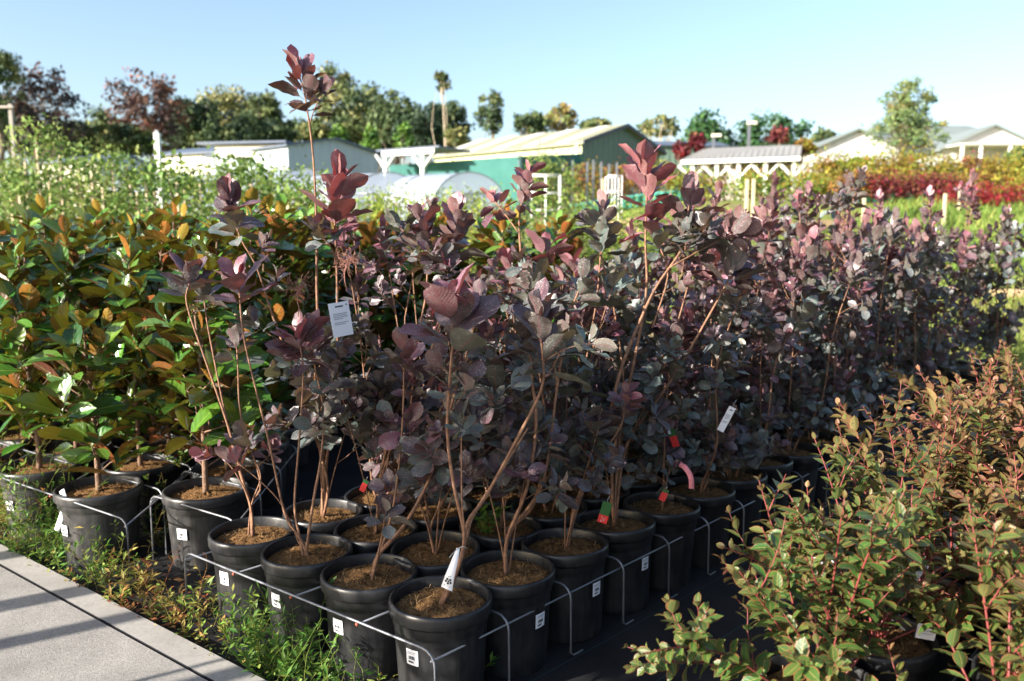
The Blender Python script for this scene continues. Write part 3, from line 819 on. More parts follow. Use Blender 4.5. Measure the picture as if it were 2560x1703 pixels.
M['bud'] = simple('pale_leaf_bud', (.55, .46, .28), .6, .2, noise=30)
MG0 = np.array([-1.92, 3.74, 0.]); MU = np.array([-.51, .345, 0.]); MV = np.array([-.02, .405, 0.])
GROUP_M = 'magnolias in black pots'
CNT = ['first', 'second', 'third', 'fourth', 'fifth', 'sixth', 'seventh', 'eighth', 'ninth', 'tenth', 'eleventh', 'twelfth', 'thirteenth']


def build_magnolias():
    made = {}; rg0 = np.random.default_rng(31)
    cells = []
    for c in range(-5, 5):
        for r in range(0, 14):
            p = MG0 + MU * c + MV * r
            if c < 0: p = p + np.array([-.02, .31, 0])
            if c < -1 and (r < 6 or c + r < 5): continue
            p = p + np.array([rg0.normal(0, .012), rg0.normal(0, .012), 0])
            if p[0] / p[1] < -.78 or p[1] > 8.6: continue
            cells.append((c, r, p))
    for c, r, p in cells:
        k = {(0, 0): 0, (1, 0): 1, (-1, 0): 2}.get((c, r), 3 + (c * 4 + r * 7 + c * r) % 6)
        name = 'first' if c == -1 else None
        lab = {(0, 0): 'young magnolia with bright yellow green leaves and bent trunk, on the front rail corner',
               (1, 0): 'tall magnolia with thick straight trunk above a heaped mound of mulch, front left',
               (-1, 0): 'magnolia in dusty grey pot alone in the gap beside the smokebushes'}.get((c, r))
        if lab is None:
            lab = 'magnolia with rusty leaf undersides, %s row back, %s column from the right end' % (ORD[r], CNT[c + 5])
        rz = rg0.uniform(0, 6.28)
        if k in made:
            dup(made[k], p, rz, lab, GROUP_M, rg0.uniform(.94, 1.06)); continue
        h = [.80, 1.12, 1.04, 1.22, 1.13, 1.30, 1.19, 1.10, 1.26][k]
        L, tr, bud, rg = random_magnolia(300 + k * 7, h, [.20, .17, .185][k % 3], [-.05, .25, .3, .3, .35, .25, .4, .3, .35][k])
        root = thing('potted_magnolia', lab, 'potted tree', p, rz if k > 2 else 0, GROUP_M); made[k] = root
        pot = part('pot', PM['big' if k == 4 else 'dusty'], None, root); part('soil', SMB[k % 4], None, root)
        part('trunk', tr, [M['magbark']], root)
        g = bud; L.bake(g, T_MAGN, rg); part('foliage', g, [M['magn'], M['bud']], root)
        pass
        pot.scale = (1, 1, .88)
        for ch in root.children:
            if ch != pot: ch.location = (0, 0, -.047)
        if k <= 2: sticker(pot, R([236, 246, 252][k]), .21, .05, .058, .1415 * 1.17 + .003)


# ------------------------------------------------------------------ crape myrtles
def random_crape(seed, h=.62, shoots=13, tone=.5, lean=(0, 0)):
    rg = np.random.default_rng(seed); L = Leaves(); stems = []
    def leafy(P, a_tip, a_base, ls, start=.12):
        n = len(P); seg = np.linalg.norm(np.diff(P, axis=0), axis=1); cum = np.r_[0, np.cumsum(seg)]; tot = cum[-1]
        s = np.arange(start * tot, tot, .027); m = len(s)
        if m < 2: return
        q = np.stack([np.interp(s, cum, P[:, c]) for c in range(3)], 1)
        T = np.stack([np.interp(s + .01, cum, P[:, c]) - np.interp(s - .01, cum, P[:, c]) for c in range(3)], 1); T /= np.linalg.norm(T, axis=1)[:, None] + 1e-9
        f = s / tot
        for sgn in (0, pi):
            az = (np.arange(m) % 2) * pi / 2 * .75 + sgn + rg.normal(0, .3, m)
            x = np.cross(T, UP + .01); x /= np.linalg.norm(x, axis=1)[:, None] + 1e-6; y = np.cross(T, x)
            rad = x * np.cos(az)[:, None] + y * np.sin(az)[:, None]
            th = np.radians(rg.normal(58, 10, m) - 30 * np.clip((f - .85) / .15, 0, 1))
            d = T * np.cos(th)[:, None] + rad * np.sin(th)[:, None]
            u = T * np.sin(th)[:, None] - rad * np.cos(th)[:, None] + UP * .5 + rg.normal(0, .15, (m, 3))
            sz = ls * (1 - .62 * np.clip((f - .72) / .28, 0, 1)) * rg.uniform(.7, 1.15, m)
            L.add(q, d, u, sz, a_base + (a_tip - a_base) * f ** 1.6 + rg.normal(0, .1, m))
    for k in range(shoots):
        az = k * 2.4 + rg.normal(0, .3); el = R(rg.uniform(8, 78)) if k > 2 else R(rg.uniform(68, 85)); l = h * rg.uniform(.7, 1.12)
        d = np.array([cos(az) * cos(el) + lean[0], sin(az) * cos(el) + lean[1], sin(el)])
        b = np.array([cos(az) * .01, sin(az) * .01, .305]); e = b + nrm(d) * l
        mid = b + (e - b) * .5 + UP * l * .08
        P = spline([b, b + (mid - b) * .5 + rg.normal(0, .006, 3), mid, mid + (e - mid) * .55 + UP * .01, e + UP * rg.normal(.0, .03)], 4)
        g = Geo(); g.tube(P, np.linspace(.0042, .0013, len(P)), 5)
        at_, ab_ = tone - .45 + rg.normal(0, .1), tone + .25 + rg.normal(0, .1)
        leafy(P, at_, ab_, rg.uniform(.056, .070), .3)
        for s_ in range(int(rg.integers(2, 5))):
            i = int(rg.uniform(.3, .8) * len(P)); a2 = rg.uniform(0, 6.28)
            dd = nrm(nrm(P[min(i + 1, len(P) - 1)] - P[i]) + .9 * np.array([cos(a2), sin(a2), .35])); ee = P[i] + dd * rg.uniform(.1, .24)
            Q = bend_path(P[i], ee, rg, 6, .06, .002); g.tube(Q, np.linspace(.0022, .001, 6), 5)
            leafy(Q, at_, ab_ - .1, rg.uniform(.042, .056), .1)
        stems.append(g)
    return L, stems, rg


C0 = np.array([.80, 2.0, 0.]); CU = np.array([.8, -.6, 0.]) * .42; CV = np.array([.6839, .7296, 0.]) * .40
GROUP_C = 'crape myrtles in black pots'


def build_crapes():
    labs = {(0, 0): 'nearest crape myrtle, mostly green leaves on red shoots, beside the black mat aisle',
            (0, 1): 'crape myrtle with two upright green shoots, second from the camera along the aisle',
            (0, 2): 'bronze crape myrtle, third from the camera along the aisle',
            (0, 3): 'bronze crape myrtle, fourth from the camera along the aisle',
            (0, 4): 'small coppery crape myrtle, fifth from the camera along the aisle',
            (0, 5): 'coppery crape myrtle, sixth from the camera along the aisle',
            (0, 6): 'coppery crape myrtle, farthest along the aisle beside the smokebushes',
            (1, 0): 'crape myrtle in the bottom right corner with a printed label on its pot',
            (1, 1): 'bronze crape myrtle by the right picture edge, second back in its row',
            (1, 2): 'tallest bronze crape myrtle, right of the aisle row, third back',
            (1, 3): 'pinkish bronze crape myrtle at the right edge, fourth back',
            (1, 4): 'pinkish bronze crape myrtle at the right edge, fifth back',
            (1, 5): 'pinkish bronze crape myrtle at the right edge, sixth back',
            (2, 2): 'crape myrtle at the far right edge, third column from the aisle, third back',
            (2, 3): 'crape myrtle at the far right edge, third column from the aisle, fourth back',
            (2, 4): 'crape myrtle at the far right edge, third column from the aisle, fifth back'}
    made = {}; rg0 = np.random.default_rng(8)
    for (c, r), lab in labs.items():
        p = C0 + CU * c + CV * r; k = {(0, 0): 0, (0, 1): 1, (1, 0): 2, (1, 1): 3}.get((c, r), 4 + (c + r) % 3)
        rz = rg0.uniform(0, 6.28)
        if k in made: dup(made[k], p, rz, lab, GROUP_C, rg0.uniform(.95, 1.12)); continue
        L, st, rg = random_crape(700 + k, [.56, .60, .56, .62, .66, .70, .74][k], [13, 11, 12, 12, 12, 12, 12][k], [1.05, 1.0, .82, .74, .64, .55, .60][k])
        root = thing('potted_crape_myrtle', lab, 'potted shrub', p, 0 if k < 4 else rz, GROUP_C); made[k] = root
        part('pot', PM['black'], None, root); part('soil', SM[k % 4], None, root)
        for g in st: part('stem', g, [M['red_stem']], root)
        g = Geo(); L.bake(g, T_CRAPE, rg); part('foliage', g, [M['crape']], root)


# ------------------------------------------------------------------ wire racks
def rack(label, origin, u, nu, v, nv, z=.272, foot=.05, hgt=None, group='wire pot racks'):
    """arches spanning the pots in u, standing one behind the other in v, joined by straight rails"""
    uh, vh = nrm(u), nrm(v); W = np.linalg.norm(u) * nu; D = np.linalg.norm(v) * nv
    root = thing('wire_rack', label, 'pot rack', origin, 0, group)
    for k in range(nv + 1):
        o = vh * (D * k / nv); r = .05; P = []
        P += [o + vh * .07 + UP * .006, o + vh * .02 + UP * .006, o + UP * .022]
        P += [o + UP * (z - r)]
        for a in (22, 45, 68): P.append(o + uh * (r - r * cos(R(a))) + UP * (z - r + r * sin(R(a))))
        P += [o + uh * r + UP * z, o + uh * (W * .5) + UP * z, o + uh * (W - r) + UP * z]
        for a in (68, 45, 22): P.append(o + uh * (W - r + r * cos(R(a))) + UP * (z - r + r * sin(R(a))))
        P += [o + uh * W + UP * (z - r), o + uh * W + UP * .022, o + uh * W + vh * .02 + UP * .006, o + uh * W + vh * .07 + UP * .006]
        g = Geo(); g.tube(P, .0042, 8); part('arch', g, [M['wire']], root)
    for k in range(nu + 1):
        a = uh * min(max(W * k / nu, .045 * 0 + .012), W - .012); zz = z - (.0075 if 0 < k < nu else .03)
        g = Geo(); g.tube([a + UP * zz - vh * .006, a + vh * D * .5 + UP * zz, a + vh * D + UP * zz + vh * .006], .0036, 6)
        if 0 < k < nu: g.tube([a + UP * (zz + .001) - vh * .009, a + UP * (zz + .001) - vh * .002], .0056, 6, mat=1)
        part('rail', g, [M['wire'], M['rust']], root)


def build_racks():
    off = SU * 3.53 - SV * .56
    names = ['wire rack around the front smokebush pots', 'second wire rack back under the smokebushes', 'third wire rack back under the smokebushes', 'farthest wire rack under the smokebushes']
    for k in range(4):
        nv = 4 if k < 3 else 4
        rack(names[k], S0 + off + SV * (4 * k), -SU, 4, SV, nv)
    # magnolia racks: corner by the weeds, one beside the gap
    rack('wire rack holding the front left magnolia pots', MG0 + MU * 2.42 - MV * .58, -MU, 3, MV, 3, .33)
    rack('wire rack around the lone magnolia pot in the gap', MG0 - MU * .52 + np.array([-.02, .31, 0]) - MV * .56, -MU, 1, MV, 3, .33)
    rack('wire rack behind the front left magnolia rack', MG0 + MU * 2.42 + MV * 2.5, -MU, 3, MV, 4, .33)
    rack('wire rack under the nearest crape myrtles', C0 - CU * .5 - CV * .62, CU, 2, CV, 3, .272)


# ------------------------------------------------------------------ tags on plants
def strip(pts, nrmv, w, taper=1.):
    """flat ribbon through points"""
    P = np.asarray(pts, float); T = np.gradient(P, axis=0); T /= np.linalg.norm(T, axis=1)[:, None]
    S_ = np.cross(T, np.asarray(nrmv, float)); S_ /= np.linalg.norm(S_, axis=1)[:, None]
    ww = np.linspace(taper, 1, len(P))[:, None] * w / 2; Nn = np.cross(S_, T)
    V = []
    for e in (.0006, -.0006):
        V += [P - S_ * ww + Nn * e, P + S_ * ww + Nn * e]
    n = len(P); V = np.concatenate(V); Q = []
    for i in range(n - 1):
        Q += [[i, n + i, n + i + 1, i + 1], [2 * n + i, 2 * n + i + 1, 3 * n + i + 1, 3 * n + i], [i, i + 1, 2 * n + i + 1, 2 * n + i], [n + i, 3 * n + i, 3 * n + i + 1, n + i + 1]]
    return V, Q, P, S_, Nn


def build_tags():
    Y = 2.47
    p = [ov(1055, 1262, Y), ov(1047, 1290, Y - .015), ov(1036, 1325, Y - .02), ov(1028, 1356, Y - .018)]
    P = spline(p, 4)
    g = Geo(); V, Q, PP, SS, NN = strip(P, (-.35, -1, .25), .040, .28); g.add(V, Q)
    for (t, s, r) in [(9.6 + .62 * cos(k * 1.2566), .30 * sin(k * 1.2566), .0040) for k in range(5)] + [(9.6, 0, .003), (8.35, .1, .0016), (8.1, -.1, .0016), (11.0, -.3, .0014), (11.0, 0, .0014), (11.0, .3, .0014)]:
        i = int(t); c = PP[i] + (PP[min(i + 1, len(PP) - 1)] - PP[i]) * (t - i)
        best = None
        ax = SS[i]; tv = nrm(PP[min(i + 1, len(PP) - 1)] - PP[i - 1]); nn = NN[i] if NN[i][1] < 0 else -NN[i]
        cc = c + ax * s * .03 + nn * .0022; a = np.linspace(0, 2 * pi, 11)[:-1]
        ring = cc + r * (np.cos(a)[:, None] * ax + np.sin(a)[:, None] * tv); 
        g.add(np.vstack([cc[None], ring]), None, [[0, 1 + m, 1 + (m + 1) % 10] for m in range(10)], mat=1)
    t = tag(part('strap_tag', g, [M['sticker'], M['ink']], None), 'white strap tag with black flower emblem hanging on the near corner smokebush', 'plant tag')
    st = Geo(); st.tube(spline([ov(1057, 1262, Y), ov(1048, 1268, Y - .02), ov(1034, 1284, Y - .03)], 4), .0013, 5)
    st.tube(spline([ov(1055, 1262, Y - .01), ov(1066, 1258, Y - .012), ov(1074, 1262, Y)], 4), .0013, 5)
    part('string', st, [M['string']], t)

    def card(name, lab, cx, cy, Y, w, h, rot, mats, rows, yaw=-.25):
        """hanging card in ov pixels: body plus coloured rows (u0,u1,v0,v1,material)"""
        c = ov(cx, cy, Y); ex = nrm(np.array([cos(rot), yaw, -sin(rot)])); ez = nrm(np.array([sin(rot), -.1, cos(rot)])); n = np.cross(ex, ez)
        if n[1] > 0: n = -n
        g = Geo(); q = lambda u, v, o: c + ex * (u - .5) * w + ez * (v - .5) * h + n * o
        b = [q(0, 0, 0), q(1, 0, 0), q(1, 0, -.001), q(0, 0, -.001), q(0, 1, 0), q(1, 1, 0), q(1, 1, -.001), q(0, 1, -.001)]
        g.hexa(b)
        for u0, u1, v0, v1, m in rows: g.add([q(u0, v0, .0012), q(u1, v0, .0012), q(u1, v1, .0012), q(u0, v1, .0012)], [[0, 1, 2, 3]], mat=m)
        g2 = Geo(); g2.tube([q(.5, 1.0, -.0005), q(.42, 1.12, .001), q(.5, 1.3, 0)], .0012, 5)
        o = part(name, g, mats, None, False); part('tie', g2, [M['string']], o)
        return tag(o, lab, 'plant tag')
    txt = [(.3, .7, .86, .90, 1), (.15, .85, .66, .68, 2), (.15, .8, .61, .63, 2), (.15, .85, .56, .58, 2), (.15, .6, .51, .53, 2), (.15, .85, .40, .42, 2), (.15, .7, .35, .37, 2), (.82, .92, .88, .93, 2)]
    card('printed_tag', 'large white printed tag hanging among the left smokebush stems', 785, 735, 2.95, .085, .125, R(-7), [M['sticker'], M['ink'], M['grey_ink']], txt, 1.0)
    rg = [(0, 1, .0, .38, 1), (.30, .42, .05, .14, 2), (.30, .42, .2, .3, 2), (.5, .62, .1, .25, 2), (.68, .74, .1, .3, 2)]
    card('care_tag', 'green and red care tag hanging low over a shaded smokebush pot', 1392, 1180, 2.95, .036, .085, R(14), [M['tag_green'], M['red'], M['sticker']], rg)
    card('care_tag', 'small red tag between the second row smokebush stems', 838, 1118, 2.96, .022, .05, R(25), [M['red'], M['tag_green'], M['sticker']], [(0, 1, .7, 1, 1)])
    card('care_tag', 'red and green tag deep in the smokebush block', 1550, 1008, 3.4, .03, .085, R(-20), [M['red'], M['tag_green'], M['sticker']], [(0, 1, .6, 1, 1), (0, .4, .75, 1, 2)])
    card('care_tag', 'red tag low behind the green crape shoot', 1528, 1140, 3.15, .025, .05, R(20), [M['red'], M['tag_green'], M['sticker']], [(0, 1, .75, 1, 1)])
    card('printed_tag', 'white slim tag standing slanted beside the aisle smokebushes', 1672, 965, 3.5, .03, .12, R(24), [M['sticker'], M['ink'], M['grey_ink']], txt)
    card('printed_tag', 'white printed tag inside the nearest crape myrtle', 1895, 1297, 2.25, .06, .035, R(-4), [M['sticker'], M['ink'], M['grey_ink']], txt[:4])
    card('printed_tag', 'white label with two text lines low among the right crape myrtles', 2132, 1455, 2.15, .05, .045, R(5), [M['sticker'], M['ink'], M['grey_ink']], txt)
    card('printed_tag', 'silvery crumpled tag between the crape myrtles', 2105, 1315, 2.35, .05, .07, R(30), [M['sticker'], M['ink'], M['grey_ink']], txt[:5])
    # tag tied to the rail of the left magnolia rack
    Yt = 3.62
    P = spline([ov(142, 1128, Yt), ov(150, 1160, Yt - .03), ov(140, 1195, Yt - .03), ov(130, 1222, Yt - .02)], 4)
    g = Geo(); V, Q, *_ = strip(P, (-.2, -1, .2), .028); g.add(V, Q)
    tag(part('rail_ribbon', g, [M['sticker']], None), 'pale crumpled plastic ribbon tied to the left magnolia rack rail', 'ribbon')
    P = spline([ov(1565, 1068, 3.1), ov(1578, 1078, 3.05), ov(1590, 1098, 3.04), ov(1592, 1125, 3.05)], 4)
    g = Geo(); V, Q, *_ = strip(P, (-.2, -1, .2), .020); g.add(V, Q)
    tag(part('pink_ribbon', g, [M['pinktape']], None), 'pink curling ribbon by the shaded aisle pots', 'ribbon')


# ------------------------------------------------------------------ flower plumes
def build_plumes():
    rg = np.random.default_rng(5)
    roots = [o for o in bpy.data.objects if o.get('label', '').startswith('tallest smokebush')]
    root = roots[0]; base = np.array(root.location)
    for (x, y, Y, r) in ((668, 668, 2.95, .05), (780, 605, 3.0, .055)):
        c = ov(x, y, Y) - base; g = Geo()
        for k in range(70):
            p = c + rg.normal(0, r * .4, 3) * [1, 1, .9]; d = nrm(rg.normal(0, 1, 3) + [0, 0, .4])
            for s_ in range(3):
                e = p + d * rg.uniform(.012, .022); g.tube([p, (p + e) / 2 + rg.normal(0, .002, 3), e], [.0008, .0007, .0005], 3, cap=False); p = e; d = nrm(d + rg.normal(0, .7, 3))
        g.tube(bend_path(c + [0, 0, -.10], c, rg, 4), .002, 5)
        part('flower_plume', g, [M['plume']], root)


# ------------------------------------------------------------------ ground, path, weeds
PA = at(0, 1354, 1.); 


def on_ground(px, py, z=0.):
    r = at(px, py, 1.) - np.array([0, 0, CAMZ]); return r * ((z - CAMZ) / r[2]) + np.array([0, 0, CAMZ])


def build_ground():
    g = Geo()
    xs = np.r_[-260, -140, -80, -50, np.linspace(-36, 36, 61), 50, 80, 140, 260]; ys = np.r_[-30, -12, -5, np.linspace(-1, 8, 19), np.linspace(8.6, 30, 36), 34, 40, 48, 58, 70, 85, 105, 140, 200, 300]
    X, Y = np.meshgrid(xs, ys); Z = ground_z(X, np.maximum(Y, .1))
    V = np.stack([X, Y, Z], -1).reshape(-1, 3); nx = len(xs); i = np.arange(len(ys) - 1)[:, None] * nx; j = np.arange(nx - 1)[None]
    g.add(V, np.stack([i + j, i + j + 1, i + nx + j + 1, i + nx + j], -1).reshape(-1, 4))
    tag(part('ground', g, [M['ground']]), kind='structure')
    # concrete path: edge line through two photographed points, border strip, grooved joint, field
    a = on_ground(0, 1354, .05); b = on_ground(684, 1703, .05); d = nrm(b - a); n = np.array([d[1], -d[0], 0]); n = -n if n[1] > 0 else n
    n = n if n[0] < 0 else -n                      # towards the photographer's left / near side
    A = a - d * 14; B = b + d * 8
    jw = abs((on_ground(0, 1412, .05) - a) @ n)
    g = Geo(); rg = np.random.default_rng(2)
    e0 = .012
    def strip_(o0, o1, z0, z1, mat): 
        g.add([A + n * o0 + UP * (z0 - .05), B + n * o0 + UP * (z0 - .05), B + n * o1 + UP * (z1 - .05), A + n * o1 + UP * (z1 - .05)], [[0, 1, 2, 3]], mat=mat)
    strip_(0, 0, -.05, .038, 1)
    g.add([A + UP * -.05, B + UP * -.05, B + UP * -.012, A + UP * -.012], [[0, 1, 2, 3]], mat=1)
    strip_(0, e0, .038, .05, 1)
    strip_(e0, jw - .006, .05, .05, 1)
    strip_(jw - .006, jw - .006, .05, .03, 2); strip_(jw - .006, jw + .007, .03, .03, 2); strip_(jw + .007, jw + .007, .03, .05, 2)
    strip_(jw + .007, 3.2, .05, .05, 0)
    strip_(3.2, 3.2, .05, -.05, 1)
    tag(part('path', g, [M['conc'], M['conc_edge'], M['dark']], smooth=False), kind='structure')
    # black fabric under the racks
    g = Geo(); f0 = S0 - SV * .95
    q = [f0 + SU * 12, f0 - SU * 9, f0 - SU * 9 + SV * 22, f0 + SU * 12 + SV * 22]
    m = 40
    V = []; 
    for r in range(m + 1):
        for c in range(m + 1):
            p = q[0] + (q[1] - q[0]) * c / m + (q[3] - q[0]) * r / m
            V.append((p[0], p[1], float(ground_z(p[0], p[1])) + .006 + .004 * rg.random()))
    i = np.arange(m)[:, None] * (m + 1); j = np.arange(m)[None]
    g.add(V, np.stack([i + j, i + j + 1, i + m + 2 + j, i + m + 1 + j], -1).reshape(-1, 4))
    tag(part('ground_fabric', g, [M['fabric']]), kind='structure')
    return a, d, n


def build_weeds(a, d, n):
    """low weeds in the strip between the path and the racks"""
    rg = np.random.default_rng(11); L = Leaves(); st = Geo()
    cnt = 2300
    for k in range(cnt):
        s = rg.uniform(-3.2, 2.4); w = rg.uniform(.015, .36) ** 1.0
        p = a + d * s - n * w; p[2] = .0
        wide = .15 + .25 * max(0, -s + .4) if s < .6 else .15
        if w > max(.2, wide) + .05 * rg.random(): continue
        # leave the pots themselves clear
        if min(np.linalg.norm(p - S(i, 0)) for i in range(4)) < .165: continue
        dens = .5 + .5 * sin(s * 5.1 + w * 9) * sin(s * 2.3 + 1)
        if rg.random() > .12 + .95 * dens * (.55 + .45 * sin(s * 11. - w * 17)): continue
        hgt = rg.uniform(.07, .24) * (1 + .5 * dens) * (1.35 if s < .3 else .8) * (1.6 if rg.random() < .1 else 1)
        az = rg.uniform(0, 6.28); ln = rg.uniform(.1, .9)
        e = p + np.array([cos(az) * ln * hgt, sin(az) * ln * hgt, hgt]); P = bend_path(p, e, rg, 5, .12, .003)
        tone = np.clip(.74 + .4 * sin(s * 3.7 + 2 * w) + rg.normal(0, .22), 0, 1)
        st.tube(P, [.0013, .0012, .001, .0008, .0005], 4, age=tone * .6, rnd=rg.random(), cap=False)
        m = int(rg.integers(9, 18)); t = rg.uniform(.1, 1, m); q = np.stack([np.interp(t, np.linspace(0, 1, 5), P[:, c]) for c in range(3)], 1)
        a2 = rg.uniform(0, 6.28, m); el = rg.uniform(-.1, 1.0, m); dd = np.stack([np.cos(a2) * np.cos(el), np.sin(a2) * np.cos(el), np.sin(el)], 1)
        L.add(q, dd, np.tile(UP, (m, 1)) + rg.normal(0, .3, (m, 3)), rg.uniform(.022, .050, m), tone + rg.normal(0, .12, m))
    g = st; L.bake(g, T_LANCE, rg)
    # creeping leaves and litter close to the soil
    L2 = Leaves(); m = 1500; s = rg.uniform(-3.2, 2.4, m); w = rg.uniform(-.05, .30, m) ; p = a[None] + d[None] * s[:, None] - n[None] * w[:, None]; p[:, 2] = rg.uniform(.005, .05, m) + .05 * (w < .0)
    az = rg.uniform(0, 6.28, m); el = rg.uniform(-.2, .7, m)
    L2.add(p, np.stack([np.cos(az) * np.cos(el), np.sin(az) * np.cos(el), np.sin(el)], 1), np.tile(UP, (m, 1)) + rg.normal(0, .4, (m, 3)), rg.uniform(.012, .03, m), .35 + .35 * np.sin(s * 4) + rg.normal(0, .2, m))
    L2.bake(g, T_OVAL, rg)
    tag(part('weeds', g, [M['weed']]), 'low green, yellow and reddish weeds along the concrete path edge', 'weeds', kind='stuff')

    def weed(lab, x, y, hgt, k, tone, spread, tmpl=T_LANCE, ls=(.02, .045), z=0.):
        rg = np.random.default_rng(int(x + y)); b = on_ground(x * K, y * K, z); L = Leaves(); st = Geo()
        for i in range(k):
            az = i * 2.4 + rg.normal(0, .3); l = hgt * rg.uniform(.6, 1.1); sp = spread * rg.uniform(.2, 1)
            e = b + np.array([cos(az) * sp, sin(az) * sp, l]); P = bend_path(b, e, rg, 6, .08, .004); st.tube(P, np.linspace(.0022, .0008, 6), 5, age=.4, cap=False)
            m = int(rg.integers(12, 22)); t = rg.uniform(.12, 1, m); q = np.stack([np.interp(t, np.linspace(0, 1, 6), P[:, c]) for c in range(3)], 1)
            a2 = rg.uniform(0, 6.28, m); el = rg.uniform(.0, .9, m); dd = np.stack([np.cos(a2) * np.cos(el), np.sin(a2) * np.cos(el), np.sin(el)], 1)
            L.add(q, dd, np.tile(UP, (m, 1)) + rg.normal(0, .3, (m, 3)), rg.uniform(*ls, m), tone + rg.normal(0, .12, m))
        r = thing('weed_plant', lab, 'weed', b); g = Geo(); L.bake(g, tmpl, rg)
        for gg in (st, g):
            for v in gg.v: v -= b
        part('stem', st, [M['weed']], r); part('foliage', g, [M['weed']], r)
    weed('tall yellow green weed standing in the gap between the two racks', 372, 1262, .34, 7, .72, .09)
    weed('weed with pointed leaves at the foot of the near corner rack leg', 1060, 1590, .16, 6, .9, .16, T_LANCE, (.03, .055))
    weed('bushy weed in front of the second smokebush pot', 648, 1425, .2, 9, .78, .16)
    weed('weed with rounded yellowish leaves in front of the third smokebush pot', 830, 1545, .16, 9, .6, .16, T_OVAL, (.03, .05))
    weed('green dock weed with long leaves near the path edge', 185, 1285, .14, 6, .85, .08, T_LANCE, (.06, .10))
    weed('small fresh green weed growing in a shaded smokebush pot', 1120, 1232, .12, 5, .95, .07, T_LANCE, (.03, .06), .33)
    weed('ferny bright green weed behind the dusty magnolia pot', 415, 1075, .1, 8, .85, .12, T_OVAL, (.012, .022), .33)


# ------------------------------------------------------------------ light and view
def build_view():
    w = bpy.data.worlds.new('World'); scene.world = w; w.use_nodes = True
    nt = w.node_tree; nt.nodes.clear()
    o = nt.nodes.new('ShaderNodeOutputWorld'); b = nt.nodes.new('ShaderNodeBackground'); s = nt.nodes.new('ShaderNodeTexSky')
    s.sky_type = 'NISHITA'; s.sun_disc = False; s.sun_elevation = SUN_EL; s.sun_rotation = SUN_AZ; s.air_density = 1.0; s.dust_density = 2.0; s.ozone_density = 1.6
    b.inputs['Strength'].default_value = .100
    nt.links.new(s.outputs[0], b.inputs[0]); nt.links.new(b.outputs[0], o.inputs[0])
    l = bpy.data.lights.new('sun', 'SUN'); l.energy = 5.0; l.angle = R(.5); l.color = (1., .93, .83)
    ob = bpy.data.objects.new('sun', l); COL.objects.link(ob)
    from mathutils import Vector
    to = Vector((sin(SUN_AZ) * cos(SUN_EL), cos(SUN_AZ) * cos(SUN_EL), sin(SUN_EL)))
    ob.rotation_euler = to.to_track_quat('Z', 'Y').to_euler(); ob.location = to * 50
    c = bpy.data.cameras.new('camera'); c.sensor_width = 36; c.lens = 36 * FPX / 2560; c.clip_end = 1200; c.clip_start = .05
    c.dof.use_dof = True; c.dof.focus_distance = 2.85; c.dof.aperture_fstop = 2.5
    co = bpy.data.objects.new('camera', c); COL.objects.link(co); co.location = (0, 0, CAMZ); co.rotation_euler = (R(90) - PITCH, 0, 0)
    scene.camera = co
    v = scene.view_settings; v.view_transform = 'Standard'; v.look = 'None'; v.exposure = 1.62; v.gamma = 1
    scene.cycles.use_denoising = True
    try:
        scene.cycles.denoiser = 'OPENIMAGEDENOISE'; scene.cycles.denoising_input_passes = 'RGB_ALBEDO_NORMAL'; scene.cycles.denoising_prefilter = 'ACCURATE'
    except Exception: pass
    scene.cycles.max_bounces = 7; scene.cycles.diffuse_bounces = 3; scene.cycles.glossy_bounces = 3; scene.cycles.transmission_bounces = 5; scene.cycles.transparent_max_bounces = 8
    scene.cycles.sample_clamp_indirect = 6


# ------------------------------------------------------------------ buildings
def sheet(g, p, mat=0, ulen=None):
    """quad p0..p3 (p0->p1 along the ribs' running direction) carrying metres in luv"""
    p = np.asarray(p, float); l = np.linalg.norm(p[1] - p[0]); h = np.linalg.norm(p[3] - p[0])
    g.add(p, [[0, 1, 2, 3]], mat=mat, uv=[(0, 0), (l, 0), (l, h), (0, h)])


